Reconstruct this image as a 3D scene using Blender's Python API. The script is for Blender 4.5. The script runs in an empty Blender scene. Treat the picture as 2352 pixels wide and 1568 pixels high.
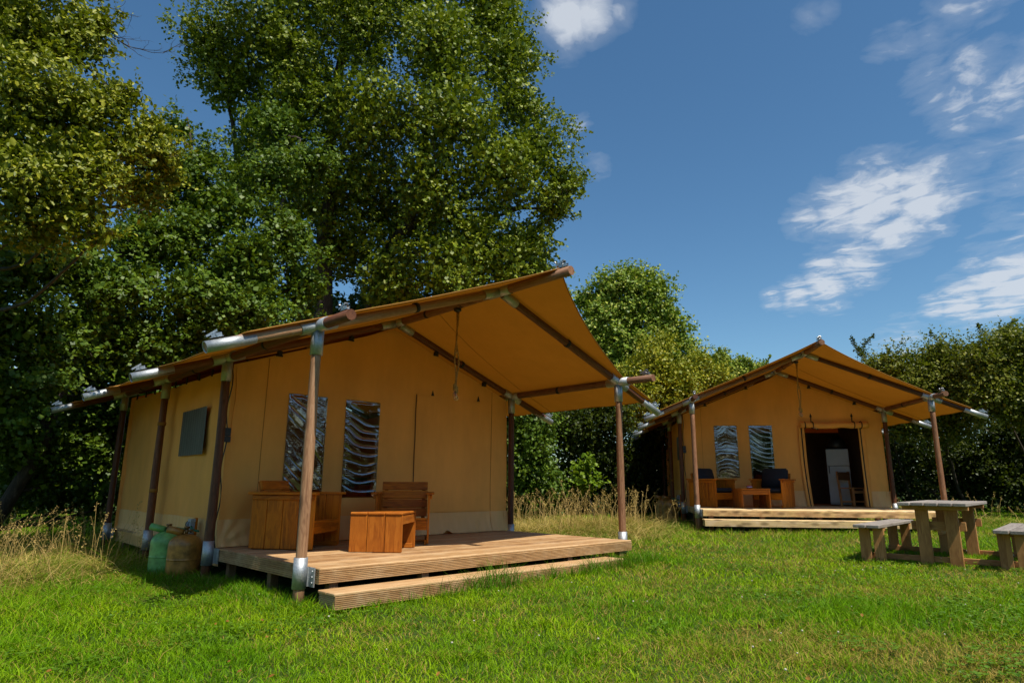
import bpy, bmesh, math, random
import numpy as np
from mathutils import Vector, Matrix

# ------------------------------------------------------------------ camera, sky, sun, exposure
scene = bpy.context.scene
CAM_H, PITCH, ROLL, FPX = 1.039, 0.2217, 0.0059, 1463.4      # focal length in pixels of a 2352 px wide frame
cam_data = bpy.data.cameras.new('camera')
cam_data.sensor_width = 36.0
cam_data.lens = 36.0 * FPX / 2352.0
cam_data.clip_end = 2000.0
cam = bpy.data.objects.new('camera', cam_data)
scene.collection.objects.link(cam)
cam.matrix_world = (Matrix.Translation((0, 0, CAM_H)) @ Matrix.Rotation(math.pi / 2 + PITCH, 4, 'X')
                    @ Matrix.Rotation(ROLL, 4, 'Z'))
scene.camera = cam

SUN_EL = math.radians(60.5)
SUN_DIR = Vector((0.606 * math.cos(SUN_EL), -0.795 * math.cos(SUN_EL), math.sin(SUN_EL))).normalized()
SUN_AZ = math.atan2(SUN_DIR.x, SUN_DIR.y)                    # clockwise from +Y
SKY_STRENGTH, SUN_STRENGTH, EXPOSURE = 0.089, 4.6, 0.45

world = bpy.data.worlds.new('World')
scene.world = world
world.use_nodes = True

sun_data = bpy.data.lights.new('sun', 'SUN')
sun_data.energy = SUN_STRENGTH
sun_data.angle = math.radians(0.53)
sun_data.color = (1.0, 0.93, 0.82)
sun = bpy.data.objects.new('sun', sun_data)
scene.collection.objects.link(sun)
sun.location = SUN_DIR * 60
sun.rotation_euler = SUN_DIR.to_track_quat('Z', 'Y').to_euler()

scene.view_settings.view_transform = 'Standard'
scene.view_settings.look = 'None'
scene.view_settings.exposure = EXPOSURE
scene.view_settings.gamma = 1.0
scene.view_settings.use_curve_mapping = False
scene.cycles.use_denoising = True
scene.cycles.max_bounces = 9
scene.cycles.diffuse_bounces = 5
scene.cycles.glossy_bounces = 3
scene.cycles.transmission_bounces = 5
scene.cycles.transparent_max_bounces = 8
scene.cycles.sample_clamp_indirect = 4.0
scene.cycles.caustics_reflective = False
scene.cycles.caustics_refractive = False

rng = np.random.default_rng(7)
random.seed(7)
COL = scene.collection
PI = math.pi


def pixel_ray(px, py):
    u, v = px - 1176.0, py - 784.0
    cr, sr = math.cos(ROLL), math.sin(ROLL)
    u, v = cr * u + sr * v, -sr * u + cr * v
    d0, d2 = u / FPX, -v / FPX
    cp, sp = math.cos(PITCH), math.sin(PITCH)
    return Vector((d0, cp - sp * d2, sp + cp * d2))


def at(px, py, Y):
    """world point at distance Y in front of the viewpoint"""
    d = pixel_ray(px, py)
    return Vector((0, 0, CAM_H)) + d * (Y / d.y)


def gz(x, y):
    """height of the gently sloping field"""
    xc = np.clip(x, -14, 14)
    yc = np.clip(y, -5, 24)
    return .0161 * (xc + 1.96) + .0093 * (yc - 6.3) - .055


# ------------------------------------------------------------------ node helpers
class NT:
    def __init__(self, tree):
        self.t = tree
        self.t.nodes.clear()

    def n(self, typ, **kw):
        nd = self.t.nodes.new(typ)
        for k, v in kw.items():
            if k == 'ins':
                for kk, vv in v.items():
                    if isinstance(vv, bpy.types.NodeSocket):
                        self.t.links.new(vv, nd.inputs[kk])
                    else:
                        nd.inputs[kk].default_value = vv
            else:
                setattr(nd, k, v)
        return nd

    def math(self, op, a, b=None, c=None, clamp=False):
        nd = self.n('ShaderNodeMath', operation=op, use_clamp=clamp)
        for i, v in enumerate((a, b, c)):
            if v is None:
                continue
            if isinstance(v, bpy.types.NodeSocket):
                self.t.links.new(v, nd.inputs[i])
            else:
                nd.inputs[i].default_value = v
        return nd.outputs[0]

    def vmath(self, op, a, b=None):
        nd = self.n('ShaderNodeVectorMath', operation=op)
        for i, v in enumerate((a, b)):
            if v is None:
                continue
            if isinstance(v, bpy.types.NodeSocket):
                self.t.links.new(v, nd.inputs[i])
            else:
                nd.inputs[i].default_value = v
        return nd

    def noise(self, vec, scale, detail=4, rough=.55, distort=0.0):
        nd = self.n('ShaderNodeTexNoise', ins={'Scale': scale, 'Detail': detail, 'Roughness': rough, 'Distortion': distort})
        if vec is not None:
            self.t.links.new(vec, nd.inputs['Vector'])
        return nd.outputs['Fac']

    def mapping(self, vec, scale=(1, 1, 1), loc=(0, 0, 0), rot=(0, 0, 0)):
        nd = self.n('ShaderNodeMapping', ins={'Scale': scale, 'Location': loc, 'Rotation': rot})
        self.t.links.new(vec, nd.inputs['Vector'])
        return nd.outputs[0]

    def ramp(self, fac, stops, interp='LINEAR'):
        nd = self.n('ShaderNodeValToRGB')
        cr = nd.color_ramp
        cr.interpolation = interp
        while len(cr.elements) > 1:
            cr.elements.remove(cr.elements[-1])
        for i, (p, c) in enumerate(stops):
            e = cr.elements[0] if i == 0 else cr.elements.new(p)
            e.position = p
            e.color = (c, c, c, 1) if isinstance(c, (int, float)) else (*c, 1)
        self.t.links.new(fac, nd.inputs[0])
        return nd.outputs[0]

    def mix(self, fac, a, b, blend='MIX'):
        nd = self.n('ShaderNodeMix', data_type='RGBA', blend_type=blend)
        for i, v in ((0, fac), (6, a), (7, b)):
            if isinstance(v, bpy.types.NodeSocket):
                self.t.links.new(v, nd.inputs[i])
            elif i == 0:
                nd.inputs[0].default_value = v
            else:
                nd.inputs[i].default_value = (*v, 1)
        return nd.outputs[2]

    def link(self, a, b):
        self.t.links.new(a, b)


def new_mat(name):
    m = bpy.data.materials.new(name)
    m.use_nodes = True
    return m, NT(m.node_tree)


def finish(N, color, rough=.6, bump=None, bump_str=.3, bump_dist=.01, metal=0.0, spec=.5, trans=0.0, trans_col=None, normal=None):
    p = N.n('ShaderNodeBsdfPrincipled')
    for key, v in (('Base Color', color), ('Roughness', rough), ('Metallic', metal), ('Specular IOR Level', spec)):
        if isinstance(v, bpy.types.NodeSocket):
            N.link(v, p.inputs[key])
        elif key == 'Base Color':
            p.inputs[key].default_value = (*v, 1)
        else:
            p.inputs[key].default_value = v
    if bump is not None:
        b = N.n('ShaderNodeBump', ins={'Strength': bump_str, 'Distance': bump_dist, 'Height': bump})
        N.link(b.outputs[0], p.inputs['Normal'])
    out = N.n('ShaderNodeOutputMaterial')
    sh = p.outputs[0]
    if trans:
        t = N.n('ShaderNodeBsdfTranslucent')
        tc = color if trans_col is None else trans_col
        if isinstance(tc, bpy.types.NodeSocket):
            N.link(tc, t.inputs[0])
        else:
            t.inputs[0].default_value = (*tc, 1)
        mx = N.n('ShaderNodeMixShader', ins={0: trans})
        N.link(sh, mx.inputs[1])
        N.link(t.outputs[0], mx.inputs[2])
        sh = mx.outputs[0]
    N.link(sh, out.inputs[0])
    return p


def wood(name, dark, mid, light, axis='X', rough=.62, knots=.5, grain=1.0, worn=None, bump=.25, spec=.35, kscale=1.25, kmap=None, tone=.22):
    """grain runs along the object's own axis; every board gets its own offset and tone"""
    m, N = new_mat(name)
    tc = N.n('ShaderNodeTexCoord').outputs['Object']
    rnd = N.n('ShaderNodeObjectInfo').outputs['Random']
    off = N.math('MULTIPLY', rnd, 37.0)
    comb = N.n('ShaderNodeCombineXYZ')
    for i in range(3):
        N.link(off, comb.inputs[i])
    v = N.vmath('ADD', tc, comb.outputs[0]).outputs[0]
    along, across = (1.2 * grain, 22 * grain)
    sc = (along, across, across) if axis == 'X' else (across, across, along)
    st = N.mapping(v, sc)
    warp = N.noise(N.mapping(v, (2.2, 5, 5) if axis == 'X' else (5, 5, 2.2)), 1.0, 3)
    g1 = N.noise(st, 1.0, 6, .6, 1.2)
    ringv = N.math('ADD', N.math('MULTIPLY', g1, .7), N.math('MULTIPLY', warp, .9))
    rings = N.math('SINE', N.math('MULTIPLY', ringv, 42.0 * grain))
    f = N.math('ADD', N.math('MULTIPLY', g1, .62), N.math('MULTIPLY', rings, .075))
    f = N.math('ADD', f, N.math('MULTIPLY', N.math('SUBTRACT', rnd, .5), tone))
    f = N.math('ADD', f, .10)
    col = N.ramp(f, ((.2, dark), (.47, mid), (.72, light)))
    if worn:
        wn = N.ramp(N.noise(v, 3.0, 5, .65), ((.48, 0.0), (.7, 1.0)))
        col = N.mix(N.math('MULTIPLY', wn, .6), col, worn)
    if knots:
        kv = N.mapping(v, kmap if kmap else (2.2, 6.5, 6.5) if axis == 'X' else (6.5, 6.5, 2.2))
        vor = N.n('ShaderNodeTexVoronoi', feature='F1', ins={'Scale': 1.0, 'Randomness': 1.0})
        N.link(kv, vor.inputs['Vector'])
        kd = N.math('ADD', vor.outputs['Distance'], N.math('MULTIPLY', N.noise(v, 40, 2), .05))
        kf = N.ramp(kd, ((.03 * kscale, 1.0), (.12 * kscale, .6), (.20 * kscale, 0.0)))
        pick = N.math('GREATER_THAN', N.n('ShaderNodeSeparateColor', ins={0: vor.outputs['Color']}).outputs[0], 1.0 - knots)
        col = N.mix(N.math('MULTIPLY', N.math('MULTIPLY', kf, pick), .85), col, tuple(c * .45 for c in dark))
    spots = N.ramp(N.noise(v, 26, 4, .7), ((.28, 1.0), (.37, 0.0)))
    col = N.mix(N.math('MULTIPLY', spots, .35), col, tuple(c * .5 for c in dark))
    finish(N, col, rough, g1, bump, .006, spec=spec)
    return m


def plain(name, color, rough=.5, metal=0.0, noise_amt=.12, scale=9.0, bump=0.0, spec=.5):
    m, N = new_mat(name)
    tc = N.n('ShaderNodeTexCoord').outputs['Object']
    nz = N.noise(tc, scale, 5, .6)
    col = N.ramp(nz, ((.3, tuple(c * (1 - noise_amt * 2) for c in color)), (.7, tuple(min(1, c * (1 + noise_amt)) for c in color))))
    rg = N.math('ADD', rough - .08, N.math('MULTIPLY', nz, .16))
    finish(N, col, rg, nz if bump else None, bump, .004, metal, spec)
    return m


M = {}
M['pole'] = wood('stained pole', (.055, .018, .008), (.13, .045, .018), (.23, .09, .04), 'Z', .55, .35)
M['pole_worn'] = wood('weathered pole', (.17, .075, .034), (.34, .18, .09), (.47, .29, .17), 'Z', .7, .5, 1.15, bump=.5)
M['pole_mid'] = wood('half weathered pole', (.10, .04, .018), (.23, .105, .05), (.35, .18, .10), 'Z', .65, .45, bump=.35)
M['deck'] = wood('deck larch', (.26, .13, .05), (.43, .255, .112), (.57, .365, .185), 'X', .6, .35, .8, worn=(.52, .37, .21), tone=.42, bump=.4)
M['deck_new'] = wood('fresh deck pine', (.42, .25, .11), (.74, .53, .27), (.86, .68, .48), 'X', .55, .95, .5, kscale=2.4, kmap=(4.2, 9.0, 9.0), worn=(.80, .62, .25))
M['joist'] = wood('deck timber', (.12, .06, .03), (.24, .13, .06), (.33, .19, .10), 'X', .7, .3)
M['chair'] = wood('stained furniture pine', (.28, .068, .004), (.55, .155, .006), (.66, .222, .012), 'X', .5, .35, .75, bump=.15, spec=.2)
M['table'] = wood('lighter stained pine', (.20, .05, .005), (.35, .105, .010), (.46, .16, .02), 'X', .5, .45, .75, bump=.15, spec=.2)
M['grey_wood'] = wood('sun-greyed planks', (.15, .125, .105), (.27, .235, .205), (.39, .35, .315), 'X', .75, .3, 1.0, worn=(.31, .275, .23), bump=.5)
M['brown_wood'] = wood('impregnated timber', (.25, .105, .03), (.45, .215, .07), (.57, .31, .13), 'X', .7, .55, .8, worn=(.42, .23, .07), bump=.35)
M['dark_wood'] = wood('dark interior chair wood', (.06, .025, .010), (.13, .06, .025), (.2, .1, .045), 'X', .5, .2)


def galv():
    m, N = new_mat('galvanised steel')
    tc = N.n('ShaderNodeTexCoord').outputs['Object']
    vor = N.n('ShaderNodeTexVoronoi', ins={'Scale': 90.0})
    N.link(tc, vor.inputs['Vector'])
    nz = N.noise(tc, 9, 5, .65)
    f = N.math('ADD', N.math('MULTIPLY', N.n('ShaderNodeSeparateColor', ins={0: vor.outputs['Color']}).outputs[0], .35), N.math('MULTIPLY', nz, .7))
    col = N.ramp(f, ((.25, (.34, .36, .37)), (.8, (.50, .52, .53))))
    rg = N.math('ADD', .42, N.math('MULTIPLY', f, .24))
    finish(N, col, rg, None, 0, 0, .8)
    return m


M['steel'] = galv()
M['ratchet'] = plain('zinc ratchet metal', (.55, .57, .58), .35, .85, .25, 30)
M['strap'] = plain('black webbing', (.012, .012, .013), .7, 0, .2, 40)
M['rope'] = plain('jute rope', (.48, .24, .05), .85, 0, .35, 60, .5)
M['bulb'] = None
M['black_plastic'] = plain('black plastic', (.018, .018, .02), .45)
M['grey_plastic'] = plain('grey plastic', (.30, .32, .34), .5)
M['hose'] = plain('green rubber hose', (.010, .13, .055), .4)
M['gas_green'] = plain('green cylinder paint', (.16, .40, .11), .42, 0, .2, 14, .05)
M['gas_brown'] = plain('brown cylinder paint', (.38, .18, .035), .4, .15, .3, 12, .08)
M['brass'] = plain('aged brass', (.28, .16, .07), .4, .9, .3, 40)
M['cushion'] = plain('dark grey cushion fabric', (.018, .021, .028), .9, 0, .25, 90, .2)
M['fridge'] = plain('white enamel', (.42, .42, .41), .35, 0, .05, 3)
M['jar'] = plain('pink glass jar', (.45, .05, .14), .2)
M['partition_shade'] = plain('dark partition and indoor shade', (.11, .06, .03), .9)  # partition colour, also on the sheets that imitate indoor shade
M['jar_wax'] = plain('pale wax', (.7, .62, .6), .4)


def bulb_mat():
    m, N = new_mat('clear bulb glass')
    p = N.n('ShaderNodeBsdfPrincipled', ins={'Base Color': (.9, .8, .7, 1), 'Roughness': .03, 'IOR': 1.2, 'Transmission Weight': .9})
    o = N.n('ShaderNodeOutputMaterial')
    N.link(p.outputs[0], o.inputs[0])
    return m


M['bulb'] = bulb_mat()


def canvas(name, col, trans, trans_col, scale_wr=2.2, bump=.35, rough=.85):
    m, N = new_mat(name)
    tc = N.n('ShaderNodeTexCoord').outputs['Object']
    big = N.noise(tc, .9, 4, .6)
    weave = N.noise(tc, 420, 2, .5)
    stain = N.noise(N.mapping(tc, (3, 3, .8)), 1.0, 5, .65)
    f = N.math('ADD', N.math('MULTIPLY', big, .5), N.math('MULTIPLY', stain, .5))
    c = N.ramp(f, ((.28, tuple(x * .80 for x in col)), (.72, tuple(min(1, x * 1.1) for x in col))))
    h = N.math('ADD', N.math('MULTIPLY', N.noise(tc, scale_wr, 4, .55), 1.0), N.math('MULTIPLY', weave, .03))
    h = N.math('ADD', h, N.math('MULTIPLY', N.noise(N.mapping(tc, (7, 7, 1.1)), 1.0, 3, .5), .55))
    finish(N, c, rough, h, bump, .03, 0, .25, trans, trans_col)
    return m


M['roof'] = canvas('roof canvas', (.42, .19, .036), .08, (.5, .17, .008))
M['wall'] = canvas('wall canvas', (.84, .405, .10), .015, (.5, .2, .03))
M['skirt'] = canvas('coated skirt fabric', (.80, .47, .175), .015, (.4, .3, .15), 5.0, .3, .42)
M['trim'] = canvas('canvas trim', (.30, .14, .025), .05, (.4, .3, .1))


def pvc():
    m, N = new_mat('clear wrinkled window film')
    fr = N.n('ShaderNodeFresnel', ins={'IOR': 1.45})
    fac = N.math('ADD', N.math('MULTIPLY', fr.outputs[0], 3.8), .05, clamp=True)
    gl = N.n('ShaderNodeBsdfGlossy', ins={'Color': (.95, .97, 1, 1), 'Roughness': .05})
    tr = N.n('ShaderNodeBsdfTransparent', ins={'Color': (.32, .34, .31, 1)})
    mx = N.n('ShaderNodeMixShader')
    N.link(fac, mx.inputs[0])
    N.link(tr.outputs[0], mx.inputs[1])
    N.link(gl.outputs[0], mx.inputs[2])
    o = N.n('ShaderNodeOutputMaterial')
    N.link(mx.outputs[0], o.inputs[0])
    return m


M['film'] = pvc()
M['mesh_window'] = plain('grey mesh window', (.075, .08, .065), .5, 0, .2, 3)


def ground_mat():
    m, N = new_mat('turf and soil')
    tc = N.n('ShaderNodeTexCoord').outputs['Object']
    a = N.noise(tc, .35, 5, .6)
    b = N.noise(tc, 14, 4, .7)
    c = N.ramp(a, ((.35, (.035, .075, .010)), (.55, (.055, .10, .014)), (.72, (.13, .115, .035))))
    c = N.mix(N.ramp(b, ((.35, .75), (.6, 0.0))), c, (.03, .028, .010))
    finish(N, c, .95, b, .8, .03, 0, .1)
    return m


M['ground'] = ground_mat()


def leaf_mat(name, c0, c1, c2, trans=.33, rough=.48, spec=.24):
    m, N = new_mat(name)
    isl = N.n('ShaderNodeNewGeometry').outputs['Random Per Island']
    c = N.ramp(isl, ((0.0, c0), (.55, c1), (1.0, c2)))
    tcol = N.mix(.5, c, (.28, .40, .01))
    finish(N, c, rough, None, 0, 0, 0, spec, trans, tcol)
    return m


M['leaf_alder'] = leaf_mat('alder leaves', (0.0726, 0.1142, 0.005), (0.132, 0.1814, 0.007), (0.264, 0.2957, 0.02), .17)
M['leaf_yellow'] = leaf_mat('yellow-green leaves', (0.0883, 0.1159, 0.0066), (0.1705, 0.1996, 0.0099), (0.341, 0.3348, 0.022), .17)
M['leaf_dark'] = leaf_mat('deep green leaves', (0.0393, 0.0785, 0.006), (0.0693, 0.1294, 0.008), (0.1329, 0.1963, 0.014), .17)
M['leaf_hedge'] = leaf_mat('hedge leaves', (0.0152, 0.0304, 0.0029), (0.0343, 0.0534, 0.0037), (0.0687, 0.0876, 0.0073), .17)  # leaf colour darkened to carry the shade low in the hedge
M['leaf_gold'] = leaf_mat('golden hedge leaves', (0.1079, 0.1437, 0.0079), (0.2156, 0.2394, 0.0118), (0.3921, 0.3448, 0.0217), .17)
M['leaf_olive'] = leaf_mat('olive hawthorn leaves', (0.0567, 0.0776, 0.0065), (0.1205, 0.1397, 0.0104), (0.2268, 0.2252, 0.026), .22)
M['leaf_poplar'] = leaf_mat('fresh poplar leaves', (0.1009, 0.1754, 0.0176), (0.1893, 0.2681, 0.0275), (0.3784, 0.3918, 0.0563), .17)
M['leaf_bright'] = leaf_mat('bright shrub leaves', (0.0920, 0.1725, 0.0083), (0.1380, 0.2300, 0.0110), (0.2070, 0.2875, 0.0220), .35)


def bark_mat():
    m, N = new_mat('bark')
    tc = N.n('ShaderNodeTexCoord').outputs['Object']
    a = N.noise(N.mapping(tc, (14, 14, 4)), 1.0, 6, .7)
    c = N.ramp(a, ((.3, (.018, .013, .009)), (.55, (.06, .045, .03)), (.75, (.14, .115, .085))))
    finish(N, c, .9, a, .8, .03)
    return m


M['bark'] = bark_mat()


def grass_mat(name, trans=.35):
    m, N = new_mat(name)
    col = N.n('ShaderNodeVertexColor', layer_name='tint').outputs[0]
    tcol = N.mix(.35, col, (.34, .55, .005))
    finish(N, col, .5, None, 0, 0, 0, .10, trans, tcol)
    return m


M['grass'] = grass_mat('grass blades')
M['straw'] = grass_mat('dry grass', .2)


def sky_nodes():
    N = NT(world.node_tree)
    sky = N.n('ShaderNodeTexSky')
    sky.sky_type = 'NISHITA'
    sky.sun_disc = False
    sky.sun_elevation = SUN_EL
    sky.sun_rotation = SUN_AZ
    sky.altitude = 200
    sky.air_density = 1.0
    sky.dust_density = 0.3
    sky.ozone_density = 3.0
    bg = N.n('ShaderNodeBackground', ins={'Strength': SKY_STRENGTH})
    hs = N.n('ShaderNodeHueSaturation', ins={'Saturation': 1.16, 'Value': 1.0})
    N.link(sky.outputs[0], hs.inputs['Color'])
    tint = N.mix(1.0, hs.outputs[0], (1.02, 1.10, 1.02), 'MULTIPLY')
    N.link(tint, bg.inputs[0])
    d = N.n('ShaderNodeTexCoord').outputs['Generated']
    sep = N.n('ShaderNodeSeparateXYZ')
    N.link(d, sep.inputs[0])
    zc = N.math('MAXIMUM', sep.outputs[2], .05)
    comb = N.n('ShaderNodeCombineXYZ')
    N.link(N.math('DIVIDE', sep.outputs[0], zc), comb.inputs[0])
    N.link(N.math('DIVIDE', sep.outputs[1], zc), comb.inputs[1])
    plane = comb.outputs[0]                                   # the flat cloud layer overhead
    warp = N.n('ShaderNodeTexNoise', ins={'Scale': 2.6, 'Detail': 5.0})
    N.link(plane, warp.inputs['Vector'])
    wv = N.vmath('SCALE', N.vmath('SUBTRACT', warp.outputs['Color'], (.5, .5, .5)).outputs[0])
    wv.inputs['Scale'].default_value = .5
    pv = N.vmath('ADD', plane, wv.outputs[0]).outputs[0]
    turned = N.mapping(pv, (1, 1, 1), rot=(0, 0, PI / 4))
    fine = N.noise(N.mapping(turned, (3.0, 7.0, 1)), 1.0, 8, .58)
    puff = N.noise(pv, 7.0, 7, .56)
    fine = N.math('ADD', N.math('MULTIPLY', fine, .45), N.math('MULTIPLY', puff, .55))
    broad = N.noise(plane, .55, 3, .5)
    # banks of cloud: centre on the sky and angular size
    banks = []
    for px, py, r, w in ((2010, 465, 4.6, 1.0), (2110, 445, 4.0, .95), (1930, 480, 3.4, .9), (1860, 500, 2.4, .75), (2190, 430, 2.6, .7), (2060, 520, 3.0, .9), (1960, 600, 3.0, .9), (1900, 615, 2.4, .85),
                         (1900, 660, 2.6, .95), (1830, 675, 2.0, .85), (1780, 685, 1.4, .7), (2300, 660, 3.4, 1.0), (2360, 630, 3.6, 1.0), (2220, 690, 2.6, .9), (2150, 705, 1.4, .7), (2260, 590, 2.0, .5),
                         (2150, 190, 2.6, .62), (2230, 170, 3.0, .7), (2290, 230, 3.2, .75), (2200, 260, 2.4, .6), (2340, 190, 2.6, .6), (2080, 90, 2.0, .5), (2140, 70, 2.2, .5), (2200, 20, 2.6, .6), (2250, 10, 2.2, .6), (2030, 110, 1.6, .45),
                         (1300, 40, 3.2, .85), (1360, 30, 3.0, .8), (1420, 25, 2.0, .6), (1300, 110, 2.0, .5), (1330, 290, 1.4, .45), (1370, 380, 1.6, .45), (1860, 35, 1.6, .5), (1900, 25, 1.2, .5),
                         (2080, 800, 3.0, .55), (2600, 300, 10.0, .8), (2900, 650, 8.0, .9), (100, 870, 5, .7)):
        c = pixel_ray(px, py).normalized()
        dot = N.vmath('DOT_PRODUCT', d, tuple(c)).outputs['Value']
        ang = N.math('ARCCOSINE', N.math('MINIMUM', dot, .99999))
        g = N.math('SUBTRACT', 1.0, N.math('DIVIDE', ang, math.radians(r)), clamp=True)
        g = N.math('MULTIPLY', N.math('POWER', g, .6), w)
        banks.append(g)
    tot = banks[0]
    for b in banks[1:]:
        tot = N.math('MAXIMUM', tot, b)
    behind = N.math('MULTIPLY', N.ramp(N.math('MULTIPLY', sep.outputs[1], -1.0), ((.0, 0.0), (.5, 1.0))),
                    N.ramp(broad, ((.45, 0.0), (.65, .8))))    # scattered banks in the half of the sky out of view
    tot = N.math('MAXIMUM', tot, behind)
    dens = N.math('ADD', N.math('MULTIPLY', N.math('SUBTRACT', fine, .5), 2.7), N.math('MULTIPLY', tot, 1.2))
    mask = N.ramp(dens, ((.22, 0.0), (.62, .14), (1.45, .80)))
    mask = N.math('MULTIPLY', mask, N.math('GREATER_THAN', tot, .001))
    cl = N.n('ShaderNodeBackground', ins={'Color': (.80, .85, .92, 1), 'Strength': .64})
    mx = N.n('ShaderNodeMixShader')
    N.link(mask, mx.inputs[0])
    N.link(bg.outputs[0], mx.inputs[1])
    N.link(cl.outputs[0], mx.inputs[2])
    o = N.n('ShaderNodeOutputWorld')
    N.link(mx.outputs[0], o.inputs[0])


sky_nodes()

# ------------------------------------------------------------------ object helpers


def tag(o, label=None, cat=None, group=None, kind=None):
    if label: o['label'] = label
    if cat: o['category'] = cat
    if group: o['group'] = group
    if kind: o['kind'] = kind
    return o


def root(name, mat4, label, cat, group=None):
    o = bpy.data.objects.new(name, None)
    o.empty_display_size = .2
    COL.objects.link(o)
    o.matrix_world = mat4
    return tag(o, label, cat, group)


def obj(name, me, mat, parent=None, m4=None):
    o = bpy.data.objects.new(name, me)
    COL.objects.link(o)
    if mat is not None and len(me.materials) == 0:
        me.materials.append(mat)
    if parent is not None:
        o.parent = parent
    if m4 is not None:
        o.matrix_local = m4
    return o


def np_mesh(name, verts, faces, smooth=False, attr=None):
    """faces: int array n x k (all the same k) or list of lists"""
    me = bpy.data.meshes.new(name)
    verts = np.asarray(verts, dtype=np.float32)
    if isinstance(faces, np.ndarray):
        k = faces.shape[1]
        nf = faces.shape[0]
        me.vertices.add(len(verts))
        me.vertices.foreach_set('co', verts.ravel())
        me.loops.add(nf * k)
        me.loops.foreach_set('vertex_index', faces.astype(np.int32).ravel())
        me.polygons.add(nf)
        me.polygons.foreach_set('loop_start', np.arange(0, nf * k, k, dtype=np.int32))
        if smooth:
            me.polygons.foreach_set('use_smooth', np.ones(nf, dtype=bool))
    else:
        me.from_pydata([tuple(v) for v in verts.tolist()], [], faces)
        if smooth:
            me.polygons.foreach_set('use_smooth', np.ones(len(me.polygons), dtype=bool))
    if attr is not None:
        ca = me.color_attributes.new('tint', 'FLOAT_COLOR', 'POINT')
        ca.data.foreach_set('color', np.asarray(attr, dtype=np.float32).ravel())
    me.update(calc_edges=True)
    return me


_box_cache = {}


def box_mesh(sx, sy, sz, mat, bevel=.004):
    key = (round(sx, 4), round(sy, 4), round(sz, 4), mat.name, bevel)
    if key not in _box_cache:
        bm = bmesh.new()
        bmesh.ops.create_cube(bm, size=1.0)
        bmesh.ops.scale(bm, vec=(sx, sy, sz), verts=bm.verts)
        if bevel:
            bmesh.ops.bevel(bm, geom=list(bm.edges), offset=min(bevel, sx * .3, sy * .3, sz * .3), segments=1, affect='EDGES')
        me = bpy.data.meshes.new('board')
        bm.to_mesh(me)
        bm.free()
        me.materials.append(mat)
        _box_cache[key] = me
    return _box_cache[key]


def frame(p0, p1, normal):
    x = (Vector(p1) - Vector(p0)).normalized()
    z = Vector(normal)
    z = (z - x * z.dot(x)).normalized()
    y = z.cross(x)
    return Matrix(((x.x, y.x, z.x), (x.y, y.y, z.y), (x.z, y.z, z.z))).to_4x4()


def board(parent, name, p0, p1, w, t, normal, mat, bevel=.004):
    """plank from p0 to p1 (centre line), w wide, t thick along normal"""
    p0, p1 = Vector(p0), Vector(p1)
    L = (p1 - p0).length
    return obj(name, box_mesh(L, w, t, mat, bevel), mat, parent, Matrix.Translation((p0 + p1) / 2) @ frame(p0, p1, normal))


def tube_mesh(L, r0, r1, seg=14, rings=2, wob=0.0, seed=0, hollow=0.0):
    """tube along +Z from 0 to L"""
    rr = np.random.default_rng(seed)
    vs, fs = [], []
    ph = rr.random() * 6
    for i in range(rings):
        t = i / (rings - 1)
        r = r0 + (r1 - r0) * t + (wob * math.sin(ph + t * 9) if 0 < i < rings - 1 else 0)
        ox, oy = (wob * 1.2 * math.sin(ph * 2 + t * 5), wob * 1.2 * math.cos(ph + t * 6)) if 0 < i < rings - 1 else (0, 0)
        for k in range(seg):
            a = 2 * PI * k / seg
            vs.append((ox + r * math.cos(a), oy + r * math.sin(a), L * t))
    for i in range(rings - 1):
        for k in range(seg):
            k2 = (k + 1) % seg
            fs.append([i * seg + k, i * seg + k2, (i + 1) * seg + k2, (i + 1) * seg + k])
    ns = len(fs)
    if hollow:
        b = len(vs)
        for i, z in ((0, 0), (1, L)):
            for k in range(seg):
                a = 2 * PI * k / seg
                vs.append((hollow * math.cos(a), hollow * math.sin(a), z))
        for k in range(seg):
            k2 = (k + 1) % seg
            fs.append([b + k2, b + k, b + seg + k, b + seg + k2])
        ns = len(fs)
        top = (rings - 1) * seg
        for k in range(seg):
            k2 = (k + 1) % seg
            fs.append([k2, k, b + k, b + k2])
            fs.append([top + k, top + k2, b + seg + k2, b + seg + k])
    else:
        fs.append(list(range(seg))[::-1])
        fs.append([(rings - 1) * seg + k for k in range(seg)])
    me = bpy.data.meshes.new('pole')
    me.from_pydata(vs, [], fs)
    sm = np.zeros(len(fs), dtype=bool)
    sm[:ns] = True
    me.polygons.foreach_set('use_smooth', sm)
    me.update()
    return me


def zframe(p0, p1):
    z = (Vector(p1) - Vector(p0)).normalized()
    if z.z > .9999:
        return Matrix.Identity(4)
    return z.to_track_quat('Z', 'Y').to_matrix().to_4x4()


_seed = [0]


def pole(parent, name, p0, p1, r, mat, r1=None, seg=14, rings=2, wob=0.0, hollow=0.0):
    _seed[0] += 1
    p0, p1 = Vector(p0), Vector(p1)
    me = tube_mesh((p1 - p0).length, r, r if r1 is None else r1, seg, rings, wob, _seed[0], hollow)
    return obj(name, me, mat, parent, Matrix.Translation(p0) @ zframe(p0, p1))


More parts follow.
